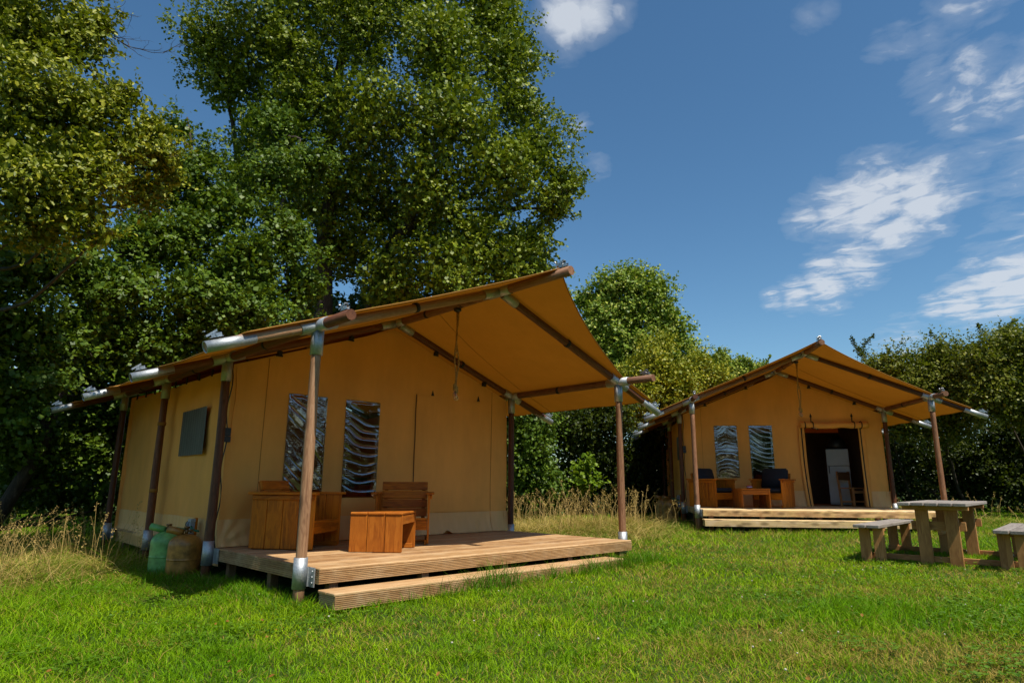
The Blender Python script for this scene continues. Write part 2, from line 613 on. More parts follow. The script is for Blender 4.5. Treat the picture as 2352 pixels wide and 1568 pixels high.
class MB:
    """collects simple shapes into one mesh"""
    def __init__(self):
        self.v, self.f, self.s = [], [], []

    def box(self, c, s, m=None):
        b = len(self.v)
        for dx in (-.5, .5):
            for dy in (-.5, .5):
                for dz in (-.5, .5):
                    p = Vector((dx * s[0], dy * s[1], dz * s[2]))
                    if m: p = m @ p
                    self.v.append(tuple(p + Vector(c)))
        for q in ((0, 1, 3, 2), (4, 6, 7, 5), (0, 4, 5, 1), (2, 3, 7, 6), (0, 2, 6, 4), (1, 5, 7, 3)):
            self.f.append([b + i for i in q]); self.s.append(False)
        return self

    def path(self, pts, radii, seg=8, cap=True):
        pts = [Vector(p) for p in pts]
        b = len(self.v)
        up = Vector((.31, .22, .92))
        for i, p in enumerate(pts):
            d = (pts[min(i + 1, len(pts) - 1)] - pts[max(i - 1, 0)]).normalized()
            x = d.cross(up)
            if x.length < .1: x = d.cross(Vector((1, 0, 0)))
            x.normalize(); y = d.cross(x)
            r = radii[i] if hasattr(radii, '__len__') else radii
            for k in range(seg):
                a = 2 * PI * k / seg
                self.v.append(tuple(p + x * (r * math.cos(a)) + y * (r * math.sin(a))))
        for i in range(len(pts) - 1):
            for k in range(seg):
                k2 = (k + 1) % seg
                self.f.append([b + i * seg + k, b + i * seg + k2, b + (i + 1) * seg + k2, b + (i + 1) * seg + k]); self.s.append(True)
        if cap:
            self.f.append([b + k for k in range(seg)][::-1]); self.s.append(False)
            e = b + (len(pts) - 1) * seg
            self.f.append([e + k for k in range(seg)]); self.s.append(False)
        return self

    def lathe(self, prof, seg=24, m=None):
        b = len(self.v)
        for r, z in prof:
            for k in range(seg):
                a = 2 * PI * k / seg
                p = Vector((r * math.cos(a), r * math.sin(a), z))
                self.v.append(tuple(m @ p if m else p))
        for i in range(len(prof) - 1):
            for k in range(seg):
                k2 = (k + 1) % seg
                self.f.append([b + i * seg + k, b + i * seg + k2, b + (i + 1) * seg + k2, b + (i + 1) * seg + k]); self.s.append(True)
        return self

    def quad_grid(self, P, keep=None):
        nu, nv = len(P), len(P[0])
        b = len(self.v)
        for r in P:
            for p in r: self.v.append(tuple(p))
        for i in range(nu - 1):
            for j in range(nv - 1):
                if keep and not keep(i, j): continue
                self.f.append([b + i * nv + j, b + (i + 1) * nv + j, b + (i + 1) * nv + j + 1, b + i * nv + j + 1]); self.s.append(True)
        return self

    def build(self, name, mat, parent=None, m4=None):
        me = bpy.data.meshes.new(name)
        me.from_pydata(self.v, [], self.f)
        me.polygons.foreach_set('use_smooth', np.array(self.s, dtype=bool))
        me.update()
        return obj(name, me, mat, parent, m4)


def copy_tree(o, parent=None, mat4=None):
    c = o.copy()
    COL.objects.link(c)
    if parent is not None:
        c.parent = parent
    for ch in list(o.children):
        copy_tree(ch, c)
    if mat4 is not None:
        c.matrix_world = mat4
    return c


def vnoise(p, seed=0):
    """cheap smooth pseudo noise of 3-D points, about -1..1"""
    r = np.random.default_rng(seed)
    s = np.zeros(len(p))
    for k in range(6):
        w = r.normal(size=3)
        s += np.sin(p @ w + r.random() * 6.28)
    return s / 3.0


# ------------------------------------------------------------------ the field
def build_ground():
    xs = np.concatenate([np.linspace(-320, -30, 12), np.linspace(-26, 26, 80), np.linspace(30, 320, 12)])
    ys = np.concatenate([np.linspace(-120, -6, 8), np.linspace(-4, 34, 70), np.linspace(40, 500, 14)])
    X, Y = np.meshgrid(xs, ys, indexing='ij')
    Z = gz(X, Y) - .02 + .012 * np.sin(X * 1.7 + Y * .6) * np.sin(Y * 1.3 - X * .4)
    v = np.stack([X, Y, Z], -1).reshape(-1, 3)
    ny = len(ys)
    i, j = np.meshgrid(np.arange(len(xs) - 1), np.arange(ny - 1), indexing='ij')
    a = (i * ny + j).ravel()
    f = np.stack([a, a + ny, a + ny + 1, a + 1], -1)
    o = obj('ground', np_mesh('ground', v, f, True), M['ground'])
    tag(o, 'grassy field the tents stand on', None, None, 'structure')


build_ground()

# ------------------------------------------------------------------ tents
W = 5.0
ROWS = (0.0, 2.36, 4.79, 7.15)
HP = 2.592
OVER = 1.055
T1 = Matrix.Translation((-1.9545, 6.237, 0)) @ Matrix.Rotation(.7693, 4, 'Z')
T2 = Matrix.Translation((4.0525, 14.3028, .336)) @ Matrix.Rotation(-.1355, 4, 'Z')
PR = .056          # pole radius


def ratchet(parent, p, yaw, tilt=0.0):
    mb = MB()
    mb.box((0, 0, .008), (.15, .045, .006)).box((.0, .021, .03), (.12, .004, .045)).box((.0, -.021, .03), (.12, .004, .045))
    mb.path([(0, -.03, .035), (0, .03, .035)], .016, 8)
    rot = Matrix.Rotation(-.35, 3, 'Y')
    mb.box((-.05, 0, .065), (.15, .05, .006), rot).box((-.05, .024, .055), (.14, .004, .022), rot).box((-.05, -.024, .055), (.14, .004, .022), rot)
    mb.path([(-.12, -.03, .09), (-.12, .03, .09)], .008, 6)
    return mb.build('ratchet', M['ratchet'], parent, Matrix.Scale(1, 4) @ Matrix.Translation(p) @ Matrix.Rotation(yaw, 4, 'Z') @ Matrix.Rotation(tilt, 4, 'Y') @ Matrix.Scale(.8, 4))


def top_z(x, HR, d=0.0):
    return HP + (HR - HP) * (1 - abs(x - W / 2) / (W / 2)) - d


def film_mesh(w, h, style, seed):
    nu, nv = (80, 190) if style == 'diag' else (30, 260)
    r = np.random.default_rng(seed)
    u = np.linspace(0, 1, nu)[:, None] * np.ones((1, nv))
    v = np.ones((nu, 1)) * np.linspace(0, 1, nv)[None, :]
    x, z = u * w, v * h
    if style == 'diag':
        s = z * .8 + .95 * (x - w / 2) * (1 - .25 * v) + .05 * np.sin(u * 3.1 + 1)
    elif style == 'swag':
        s = z + .07 * np.sin(u * PI) + .16 * (u - .5) * (.4 + v)
    else:
        s = z - (.18 * np.sin(u * PI) * (1 - v * 1.6)) + .28 * np.abs(u - .5) * np.clip(v * 2 - 1, 0, 1) * 3
    uv = np.stack([u.ravel() * 2.2, v.ravel() * 6.5, np.zeros(u.size)], -1)
    ph = (vnoise(uv, seed + 40) * 1.1 + .5 * vnoise(uv * 2.1, seed + 41)).reshape(u.shape)
    calm = np.clip(.55 + .75 * vnoise(uv * 1.3 + 3, seed + 42).reshape(u.shape), .12, 1.25)
    def fold(q):
        t = np.mod(q / (2 * PI), 1.0)
        return np.interp(t, (0, .62, .72, .82, .91, 1.0), (.072, .068, .060, .042, .0, .072))
    lam = 2 * PI / 47
    amp = calm
    d = lam * amp * fold(s * 47 + ph * 2.4) + .0012 * np.sin(s * 11 - ph)
    edge = np.exp(-u * 16) + np.exp(-(1 - u) * 16)
    d = d + edge * .0011 * np.sin(z * 150 + 5 * np.sin(z * 17)) + .0012 * np.sin(u * PI) * np.sin(v * 6 + 1)
    d = d * np.clip(np.minimum(np.minimum(u, 1 - u) * 16, np.minimum(v, 1 - v) * 30), .25, 1)
    P = np.stack([x, -d, z], -1).reshape(-1, 3)
    i, j = np.meshgrid(np.arange(nu - 1), np.arange(nv - 1), indexing='ij')
    a = (i * nv + j).ravel()
    return np_mesh('film', P, np.stack([a, a + nv, a + nv + 1, a + 1], -1), True)


def build_tent(T, HR, dz, ground_dz, open_door, label, post_mats):
    t = root('safari_tent', T, label, 'tent', 'safari tents')
    s = (HR - HP) / (W / 2)
    gl = lambda x, y: (lambda p: float(gz(p.x, p.y)) - T.translation.z - .03)(T @ Vector((x, y, 0)))
    # posts with steel feet and heads
    for side, x in (('L', 0.0), ('R', W)):
        for i, y in enumerate(ROWS):
            mat = post_mats.get((side, i), M['pole'])
            foot = gl(x, y) - .1
            p = pole(t, 'post', (x, y, foot), (x, y, HP - .05), PR - .002, mat, PR - .006, 16, 9, .0025)
            pole(p, 'foot_sleeve', (0, 0, dz - .19 - foot), (0, 0, dz + .085 - foot if side == 'L' else dz + .10 - foot), PR + .008, M['steel'])
            pole(p, 'head_sleeve', (0, 0, HP - .30 - foot), (0, 0, HP - .045 - foot), PR + .007, M['steel'])
            if side == 'L':
                br = MB().box((.070, -.085, 0), (.012, .13, .17)).box((.060, -.035, 0), (.02, .03, .17))
                for zz in (-.05, 0, .05):
                    br.path([(.068, -.115, zz), (.056, -.115, zz)], .011, 6)
                br.build('bracket', M['steel'], p, Matrix.Translation((0, 0, dz - .085 - foot)))
            if i >= 1:      # canvas loops that tie the wall to the post
                for zz in ((.62, 1.6) if i == 2 else (1.75,) if i == 1 and open_door and side == 'R' else ()):
                    pole(p, 'tie_loop', (0, 0, zz - foot + dz), (0, 0, zz + .05 - foot + dz), PR + .003, M['trim'] if i == 2 else M['pole_mid'])
    # long poles
    yb = ROWS[-1] + .35
    rp = pole(t, 'ridge_pole', (W / 2, -1.22, HR), (W / 2, yb, HR), PR, M['pole_mid'], None, 16, 12, .0025)
    ratchet(rp, (0, -.06, .12), 0)
    for c in rp.children:
        c.matrix_local = Matrix.Translation((0, PR + .004, .13)) @ Matrix.Rotation(PI / 2, 4, 'Y') @ Matrix.Rotation(PI / 2, 4, 'X') @ Matrix.Rotation(0, 4, 'Z')
        c.parent = t
        c.matrix_local = Matrix.Translation((W / 2, -1.10, HR + PR + .006)) @ Matrix.Rotation(-PI / 2, 4, 'Z')
    for x in (0.0, W):
        pole(t, 'eave_pole', (x, -.64, HP), (x, yb, HP), PR - .002, M['pole_mid'] if x else M['pole'], None, 16, 12, .0025)
        ratchet(t, (x, -.52, HP + PR + .004), -PI / 2)
    # rafters
    for i, y in enumerate(ROWS):
        for sg, xe in ((-1, 0.0), (1, W)):
            a = Vector((W / 2 + sg * .03, y, HR - .01))
            e = Vector((xe + sg * (OVER - .0), y, HP - s * OVER))
            dirv = (e - a).normalized()
            mat = M['pole_worn'] if (i == 0 and sg < 0) else M['pole']
            rf = pole(t, 'rafter', a, e - dirv * .01, PR - .004, mat, None, 16, 10, .0025)
            L = (e - a).length
            pole(rf, 'end_sleeve', (0, 0, L - .46), (0, 0, L), PR - .001, M['steel'], hollow=PR - .006)
            pole(rf, 'eave_collar', (0, 0, L - OVER * 1.06 - .20), (0, 0, L - OVER * 1.06 + .20), PR + .007, M['steel'])
            pole(rf, 'ridge_collar', (0, 0, .03), (0, 0, .28), PR + .006, M['steel'])
            for q in (.36, .66):
                pole(rf, 'strap', (0, 0, L * q), (0, 0, L * q + .045), PR + .004, M['strap'])
            nrm = Vector((sg * s, 0, 1)).normalized()
            ratchet(t, e - dirv * .12 + nrm * (PR + .010), 0 if sg < 0 else PI, math.atan(s) * (-1 if sg < 0 else -1))
            if i in (0, 1):
                # second pair of bolt clamps under the rafters
                for q in (.22, .52) if i else ():
                    c = a + dirv * (L * q) - nrm * (PR + .02)
                    MB().box((0, 0, 0), (.05, .07, .05)).box((0, 0, -.035), (.09, .02, .02)).build('clamp', M['strap'], t, Matrix.Translation(c))
        # tees along the ridge and the eaves
        pole(t, 'ridge_tee', (W / 2, y - .2, HR), (W / 2, y + .2, HR), PR + .008, M['steel'])
        for x in (0.0, W):
            pole(t, 'eave_tee', (x, y - .2, HP), (x, y + .2, HP), PR + .008, M['steel'])
    for x in (0.0, W):
        for y in (1.2, 3.5, 6.0):
            pole(t, 'strap', (x, y, HP), (x, y + .05, HP), PR + .004, M['strap'])
    for y in (.75, 1.55):
        pole(t, 'strap', (W / 2, y, HR), (W / 2, y + .05, HR), PR + .004, M['strap'])
    # roof canvas: one sheet per slope, taut over the poles
    for sg in (-1, 1):
        nu, nv = 30, 44
        P = []
        for iu in range(nu + 1):
            u = iu / nu
            row = []
            for iv in range(nv + 1):
                v = iv / nv
                yf = -1.06 + .98 * min(1, u / .78) ** .86 if u < .78 else -.08 + .0 * u
                yf += .05 * math.sin(PI * min(1, u / .78))
                y = yf + v * (ROWS[-1] + .15 - yf)
                nearest = min(abs(y - r) for r in ROWS)
                edge = .80 - .07 * math.sin(min(1, nearest / 1.2) * PI / 2) - (.05 if y < .1 else 0)
                x = W / 2 + sg * u * (W / 2 + edge)
                sag = .028 * math.sin(PI * min(1, u / .78)) * min(1, nearest / .9)
                lip = .035 * max(0, (u - .85) / .15) * min(1, nearest / .5)
                z = top_z(x, HR) + PR + .012 - sag - lip + .006 * math.sin(y * 9 + u * 4) * u
                row.append((x, y, z))
            P.append(row)
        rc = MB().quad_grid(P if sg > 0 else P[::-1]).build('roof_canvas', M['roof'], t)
        MB().path(P[-1][::2] if sg > 0 else P[-1][::2], .007, 6).build('hem', M['trim'], rc)
        MB().path([r[0] for r in P], .008, 6).build('hem', M['trim'], rc)
        # seams across the cloth
        for vy in (.30, .62):
            k = int(vy * nv)
            MB().path([(r[k][0], r[k][1], r[k][2] - .004) for r in P], .004, 4).build('seam', M['trim'], rc)
    # front wall
    yw = ROWS[1] + .05
    wz0, wz1 = (.865, 2.225)
    opens = [(.87, 1.425, wz0 + .06, wz1), (1.733, 2.29, wz0, wz1)]
    door = (3.07, 4.37, dz - .02, 2.165)
    if open_door:
        opens.append(door)
    xb = sorted(set([.10, 4.93] + [v for o in opens for v in o[:2]]))
    zb = sorted(set([dz + .012, .60, 2.46] + [max(v, dz + .012) for o in opens for v in o[2:]]))

    def refine(bs, step):
        out = [bs[0]]
        for a, b in zip(bs, bs[1:]):
            n = max(1, int(math.ceil((b - a) / step)))
            out += [a + (b - a) * (k + 1) / n for k in range(n)]
        return out
    X, Z = refine(xb, .06), refine(zb, .07)
    nz_low = len(Z)
    rise = 9

    def wave(x, z, k):
        low = max(0.0, 1 - (z - dz) / 1.1)
        d = .006 * math.sin(x * 5 + z * 1.3 + k) + .004 * math.sin(x * 11 - z * 2 + k)
        rr = math.hypot(x - .15, z - dz)
        th = math.atan2(z - dz, max(1e-4, x - .1))
        d += .030 * math.exp(-rr / .38) * math.sin(th * 13) * min(1, rr * 7)            # folds gathered into the left corner
        d += .035 * low ** 2 * math.exp(-((x - 4.60) / .14) ** 2) - .02 * math.exp(-((x - 4.45) / .1) ** 2) * low
        d += .012 * low * math.sin(x * 23) * math.exp(-((x - 4.5) / .35) ** 2)
        return d
    P = []
    for x in X:
        top = top_z(x, HR, .10)
        row = []
        for z in Z + [Z[-1] + (k + 1) / rise for k in range(rise)]:
            if z > Z[-1] + 1e-6:
                zz = min(Z[-1], top) + (z - Z[-1]) * max(0, top - Z[-1])
            else:
                zz = min(z, top)
            fl = .0
            row.append((x, yw - wave(x, zz, 1.0) * (0 if any(o[0] - .03 < x < o[1] + .03 for o in opens) and zz > .7 else 1), zz))
        P.append(row)

    def keep(i, j):
        if j >= nz_low - 1: return True
        xm, zm = (X[i] + X[i + 1]) / 2, (Z[j] + Z[j + 1]) / 2
        return not any(o[0] < xm < o[1] and o[2] < zm < o[3] for o in opens)
    fw = MB().quad_grid(P, keep).build('front_wall', M['wall'], t)
    # skirt of coated fabric, slightly in front of the canvas
    spans = [(.08, 3.0), (3.0, 4.55), (4.56, 4.96)] if not open_door else [(.08, 3.0), (4.44, 4.96)]
    for a, b in spans:
        nx = max(4, int((b - a) / .035))
        P2 = []
        for i in range(nx + 1):
            x = a + (b - a) * i / nx
            col = []
            for j in range(9):
                q = j / 8
                z = dz + .006 + q * (.605 - dz)
                flare = .05 * (1 - q) ** 2
                wob = .014 * (1 - q) * (math.sin(x * 31 + q * 3) + math.sin(x * 12.3 + 2))
                lift = .05 * math.exp(-((x - 3.6) / .07) ** 2) * (1 - q) ** 3
                col.append((x, yw - .006 - wave(x, z, 1.0) - flare - abs(wob) * (0 if q > .95 else 1), z + lift))
            P2.append(col)
        MB().quad_grid(P2).build('wall_skirt', M['skirt'], fw)
    for sx in (.55, 4.56) if not open_door else (.55,):
        tz = top_z(sx, HR, .12)
        MB().path([(sx, yw - .004 - wave(sx, .62 + (tz - .62) * k / 12, 1), .62 + (tz - .62) * k / 12) for k in range(13)], .003, 4).build('seam', M['trim'], fw)
    # windows of wrinkled clear film
    for k, o in enumerate(opens[:2]):
        st = ('diag', 'swag')[k] if not open_door else ('star', 'swag')[k]
        me = film_mesh(o[1] - o[0] + .01, o[3] - o[2] + .01, st, 5 + k + 10 * open_door)
        obj('window', me, M['film'], t, Matrix.Translation((o[0] - .005, yw - .012, o[2] - .005)))
    # closed door: panel with a dark zip line, or open door with rolled flap and side leaves
    for xx in (3.27, 4.25):
        mb = MB()
        zt = 2.49
        mb.v += [(xx - .03, yw - .012, zt - .05), (xx + .03, yw - .012, zt - .05), (xx, yw - .012, zt + .04),
                 (xx - .03, yw - .004, zt - .05), (xx + .03, yw - .004, zt - .05), (xx, yw - .004, zt + .04)]
        mb.f += [[0, 1, 2], [5, 4, 3], [0, 3, 4, 1], [1, 4, 5, 2], [2, 5, 3, 0]]
        mb.s += [False] * 5
        mb.build('strap_patch', M['strap'], fw)
    if not open_door:
        MB().path([(2.95 + .004 * math.sin(k), yw - .009, .95 + 1.48 * k / 14) for k in range(15)], .0045, 5).build('zip', M['strap'], fw)
        P3 = []
        for i in range(24):
            x = 2.965 + (4.52 - 2.965) * i / 23
            P3.append([(x, yw - .012 - .004 * math.sin(x * 6 + z) - wave(x, z, 1.0), z) for z in np.linspace(.62, 2.42, 20)])
        MB().quad_grid(P3).build('door_flap', M['wall'], fw)
    else:
        rp3 = []
        for k in range(17):
            x = 2.97 + 1.62 * k / 16
            rp3.append((x, yw - .075, 2.235 + .012 * math.sin(k * .8) - .02 * math.sin(PI * k / 16)))
        rl = MB().path(rp3, [.074 + .006 * math.sin(k * 1.7) for k in range(17)], 12).build('rolled_flap', M['wall'], fw)
        for xx in (3.08, 3.27, 4.25, 4.42):
            lp = [(xx, yw - .075 + .088 * math.cos(a), 2.225 + .088 * math.sin(a)) for a in np.linspace(0, 2 * PI, 14)]
            if xx in (3.27, 4.25): lp = [(xx, yw - .02, 2.5)] + lp
            MB().path(lp, .012, 5).build('strap', M['strap'], rl)
        for a, b, sgn in ((2.93, 3.075, -1), (4.365, 4.50, 1)):
            P4 = []
            for i in range(12):
                q = i / 11
                row = []
                for j in range(30):
                    z = dz + .012 + (2.18 - dz) * j / 29
                    lowq = max(0, 1 - (z - dz) / 1.2)
                    drift = (.05 if sgn < 0 else .03) * lowq ** 1.5 * (1 if sgn < 0 else 0)
                    x = a + (b - a) * q + drift
                    row.append((x, yw - .03 - .05 * lowq ** 2 - .015 * math.sin(q * 6 + z), z))
                P4.append(row)
            fl = MB().quad_grid(P4).build('door_leaf', M['skirt'] if False else M['wall'], fw)
            k = 6 if sgn < 0 else 4
            MB().path([(p[0], p[1] - .006, p[2]) for p in P4[k]], .014, 5).build('zip_band', M['strap'], fl)
    # side and back walls
    for x, sg in ((.15, -1), (W - .15, 1)):
        P5 = []
        for i in range(70):
            y = yw + (ROWS[-1] - yw) * i / 69
            P5.append([(x + sg * (.02 * math.sin(y * 2.6) * (1 - j / 16) + .010 * math.sin(y * 7 + j)), y, .585 + (2.50 - .585) * j / 16) for j in range(17)])
        sw = MB().quad_grid(P5 if sg < 0 else P5[::-1]).build('side_wall', M['wall'], t)
        P6 = []
        for i in range(261):
            y = yw - .02 + (ROWS[-1] + .05 - yw) * i / 260
            pl = .007 * math.sin(y * 88) + .004 * math.sin(y * 41)
            P6.append([(x + sg * (.02 * math.sin(y * 2.6) + pl * (1 if q < .7 else .4) + .008 + .05 * math.sin(PI * q) ** 3 * (q > .6)), y, .60 - q * .53) for q in np.linspace(0, 1, 9)])
        MB().quad_grid(P6).build('wall_skirt', M['skirt'], sw)
        P7 = []
        for i in range(60):
            y = 3.19 + 1.10 * i / 59
            P7.append([(x + sg * (.040 + .02 * math.sin(y * 2.6) + .004 * math.sin(y * 60)), y, 1.42 + .64 * j / 6) for j in range(7)])
        MB().quad_grid(P7).build('window', M['mesh_window'], sw)
        for k in range(9):
            y = yw + .35 + k * .52
            MB().box((x + sg * .01, y, 2.53), (.02, .035, .10)).build('toggle', M['strap'], sw)
    P8 = []
    for x in X:
        P8.append([(x, ROWS[-1] - .02, dz + (top_z(x, HR, .1) - dz) * j / 6) for j in range(7)])
    MB().quad_grid(P8).build('back_wall', M['wall'], t)
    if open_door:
        MB().quad_grid([[(4.76 + .01 * math.sin(i), 2.55 + .17 * i, dz + .01 + .27 * j) for j in range(9)] for i in range(15)]).build('shade_sheet', M['partition_shade'], t)  # added dark side sheet: the tent's inner shade put into its colour
        MB().quad_grid([[(2.2 + .26 * i, 2.5 + .4 * j, 2.44) for j in range(7)] for i in range(11)]).build('shade_sheet', M['partition_shade'], t)  # added dark ceiling sheet, shading the interior by colour
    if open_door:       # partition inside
        MB().quad_grid([[(2.2 + .1 * i, 4.9 + .03 * math.sin(i), dz + .01 + .25 * j) for j in range(9)] for i in range(28)]).build('partition', M['partition_shade'], t)
    return t


front_posts = {('L', 0): M['pole_worn'], ('R', 0): M['pole_worn'], ('L', 1): M['pole'], ('R', 1): M['pole']}
DZ1, DZ2 = .2876, .226
tent1 = build_tent(T1, 3.497, DZ1, 0, False, 'larger near tan safari tent with its door closed', front_posts)
tent2 = build_tent(T2, 3.604, DZ2, 0, True, 'farther tan safari tent with its door rolled up', {('L', 0): M['pole_mid'], ('R', 0): M['pole_mid']})


# ------------------------------------------------------------------ decks and steps
def ribbed_mesh(L, h, t, mat, ribs=7):
    """deck board with milled grooves on its outer face (-Y), length along X"""
    prof = []
    for k in range(ribs):
        z0, z1 = -h / 2 + h * k / ribs, -h / 2 + h * (k + 1) / ribs
        g = .0065
        prof += [(0, z0 + g * .5), (0, z1 - g * .5), (.009, z1 - g * .4), (.009, z1 + g * .4)]
    prof = [(.004, -h / 2)] + prof[:-2] + [(.004, h / 2)]
    prof += [(t, h / 2), (t, -h / 2)]
    n = len(prof)
    v = [(x, p[0], p[1]) for x in (-L / 2, L / 2) for p in prof]
    f = [[i, n + i, n + (i + 1) % n, (i + 1) % n] for i in range(n)] + [list(range(n)), [n + i for i in range(n)][::-1]]
    me = bpy.data.meshes.new('ribbed_board')
    me.from_pydata(v, [], f)
    me.materials.append(mat)
    me.update()
    return me


def deck(T, dz, mat, label, which):
    d = root('wooden_deck', T, label, 'deck', 'tent decks')
    x0, x1, yf, h = .081, 4.91, -.218, .1393
    pitch = .146
    n = int((7.1 - yf) / pitch)
    for k in range(n):
        y = yf + .035 + .07 + k * pitch
        board(d, 'deck_board', (x0 + .012, y, dz - .014 - .0015 * (k % 3)), (x1 - .012, y, dz - .014 - .0015 * (k % 3)), .141, .028, (0, 0, 1), mat, .003)
    # ribbed fascia with a rounded top board edge
    board(d, 'edge_board', (x0, yf + .018, dz - .012), (x1, yf + .018, dz - .012), .036, .027, (0, 0, 1), mat, .008)
    fh = h - .027
    obj('fascia_board', ribbed_mesh(x1 - x0, fh, .026, mat), mat, d, Matrix.Translation(((x0 + x1) / 2, yf, dz - .026 - fh / 2)))
    for xx, rot in ((x0, -PI / 2), (x1, PI / 2)):
        L = 2.55 + (0 if which == 1 else 0)
        yc = yf + .028 + L / 2
        obj('fascia_board', ribbed_mesh(L, h - .003, .026, mat), mat, d, Matrix.Translation((xx, yc, dz - .002 - h / 2)) @ Matrix.Rotation(rot, 4, 'Z'))
    for y in (yf + .07, 1.1, 2.25, 4.6, 6.9):
        for x in (.25, 1.3, 2.45, 3.6, 4.7):
            wp = T @ Vector((x, y, 0))
            zb = float(gz(wp.x, wp.y)) - T.translation.z - .15
            board(d, 'support_post', (x, y, zb), (x, y, dz - .03 - .0), .09, .09, (0, 1, 0), M['joist'])
    for y in (yf + .09, 1.16, 2.31):
        board(d, 'joist', (x0 + .05, y + .06, dz - .085), (x1 - .05, y + .06, dz - .085), .10, .045, (0, 1, 0), M['joist'])
    return d


def step(T, zt, x0, x1, mat, label):
    d = root('deck_step', T @ Matrix.Translation((0, -.4, 0)), label, 'step', 'deck steps')
    h, yf, yb = .139, -.159, .150
    for k in range(2):
        y = yf + .079 + k * .152
        board(d, 'tread_board', (x0, y, zt - .013 - .001 * k), (x1, y, zt - .013 - .001 * k), .149, .026, (0, 0, 1), mat, .006)
    fh = h - .028
    obj('riser_board', ribbed_mesh(x1 - x0 - .02, fh, .026, mat), mat, d, Matrix.Translation(((x0 + x1) / 2, yf + .006, zt - .027 - fh / 2)))
    for xx, rot in ((x0 + .008, -PI / 2), (x1 - .008, PI / 2)):
        obj('end_board', ribbed_mesh(.255, fh, .026, mat), mat, d, Matrix.Translation((xx, yf + .034 + .1275, zt - .027 - fh / 2)) @ Matrix.Rotation(rot, 4, 'Z'))
    for x in np.linspace(x0 + .3, x1 - .3, 4):
        wp = T @ Vector((x, -.4, 0))
        zb = float(gz(wp.x, wp.y)) - T.translation.z - .12
        board(d, 'support_post', (x, 0, zb), (x, 0, zt - .03), .08, .08, (0, 1, 0), M['joist'])
    return d


deck1 = deck(T1, DZ1, M['deck'], 'sunlit brown ribbed wooden deck under the near tent', 1)
deck2 = deck(T2, DZ2, M['deck_new'], 'pale knotty wooden deck under the farther tent', 2)
step(T1, .1115, .057, 4.25, M['deck'], 'low brown ribbed step in front of the near deck')
step(T2, .036, .05, 4.88, M['deck_new'], 'low pale knotty step in front of the farther deck')


# ------------------------------------------------------------------ furniture
def armchair(T, label, group='wooden armchairs'):
    """faces -Y, origin at floor centre; .68 wide, .80 deep, arms .66 high"""
    c = root('armchair', T, label, 'armchair', group)
    w, dp, ah = .70, .82, .655
    for sg in (-1, 1):
        x = sg * (w / 2 - .014)
        n = 4
        bw = dp / n
        for k in range(n):
            y = -dp / 2 + bw * (k + .5)
            lean = .0
            board(c, 'side_plank', (x, y + lean, .012), (x, y, ah - .03), bw - .006, .026, (sg, 0, 0), M['chair'], .004)
        board(c, 'armrest', (x + sg * .015, -dp / 2 - .03, ah - .014), (x + sg * .015, dp / 2 + .03, ah - .014), .105, .028, (0, 0, 1), M['chair'], .005)
        board(c, 'arm_rail', (x + sg * .028, -dp / 2 + .012, ah - .06), (x + sg * .028, dp / 2 - .012, ah - .06), .05, .026, (sg, 0, 0), M['chair'], .004)
        board(c, 'floor_rail', (x - sg * .03, -dp / 2 + .02, .03), (x - sg * .03, dp / 2 - .02, .03), .055, .03, (sg, 0, 0), M['chair'], .004)
    iw = w / 2 - .03
    for k in range(4):
        y = -dp / 2 + .085 + k * .145
        z = .315 - k * .012
        board(c, 'seat_board', (-iw, y, z), (iw, y, z), .14, .024, (0, .08, 1), M['chair'], .004)
    board(c, 'front_board', (-iw, -dp / 2 + .022, .245), (iw, -dp / 2 + .022, .245), .125, .026, (0, -1, 0), M['chair'], .004)
    for k in range(4):
        z = .38 + k * .118
        y = dp / 2 - .20 + (z - .3) * .28
        board(c, 'back_board', (-iw + .005, y, z), (iw - .005, y, z), .112, .024, (0, -1, .28), M['chair'], .004)
    for sg in (-1, 1):
        board(c, 'back_stile', (sg * (iw - .06), dp / 2 - .185, .26), (sg * (iw - .06), dp / 2 - .03, .78), .05, .03, (0, -1, .28), M['chair'], .004)
    return c


def coffee_table(T, label):
    """planks run along X, slab legs at both ends"""
    t = root('coffee_table', T, label, 'table', 'low wooden tables')
    L, w, h = .64, .62, .44
    bw = w / 3
    for k in range(3):
        y = -w / 2 + bw * (k + .5)
        board(t, 'top_plank', (-L / 2 - .012, y, h - .014), (L / 2 + .012, y, h - .014), bw - .006, .030, (0, 0, 1), M['table'], .010)
        for sg in (-1, 1):
            board(t, 'leg_plank', (sg * (L / 2 - .014), y, .004), (sg * (L / 2 - .014), y, h - .031), bw - .006, .027, (sg, 0, 0), M['table'], .004)
    for sg in (-1, 1):
        board(t, 'apron', (-L / 2 + .03, sg * (w / 2 - .022), h - .085), (L / 2 - .03, sg * (w / 2 - .022), h - .085), .10, .024, (0, sg, 0), M['table'], .004)
        board(t, 'foot_rail', (sg * (L / 2 - .045), -w / 2 + .03, .03), (sg * (L / 2 - .045), w / 2 - .03, .03), .05, .03, (sg, 0, 0), M['table'], .004)
    return t


def at_local(T, x, y, z, facing):
    """place something that faces -Y so that it faces the local direction (fx, fy)"""
    a = math.atan2(facing[1], facing[0]) + PI / 2
    return T @ Matrix.Translation((x, y, z)) @ Matrix.Rotation(a, 4, 'Z')


# chair centre: near front corner + half width along (.82,.57) + half depth backwards
fL = Vector((.57, -.82)); rL = Vector((.82, .57))
cL = Vector((.776, 1.293)) + rL * .35 - fL * .41
armchair(at_local(T1, cL.x, cL.y, DZ1, fL), 'wooden armchair turned side-on at the left of the near deck')
fR = Vector((-.60, -.80)); 
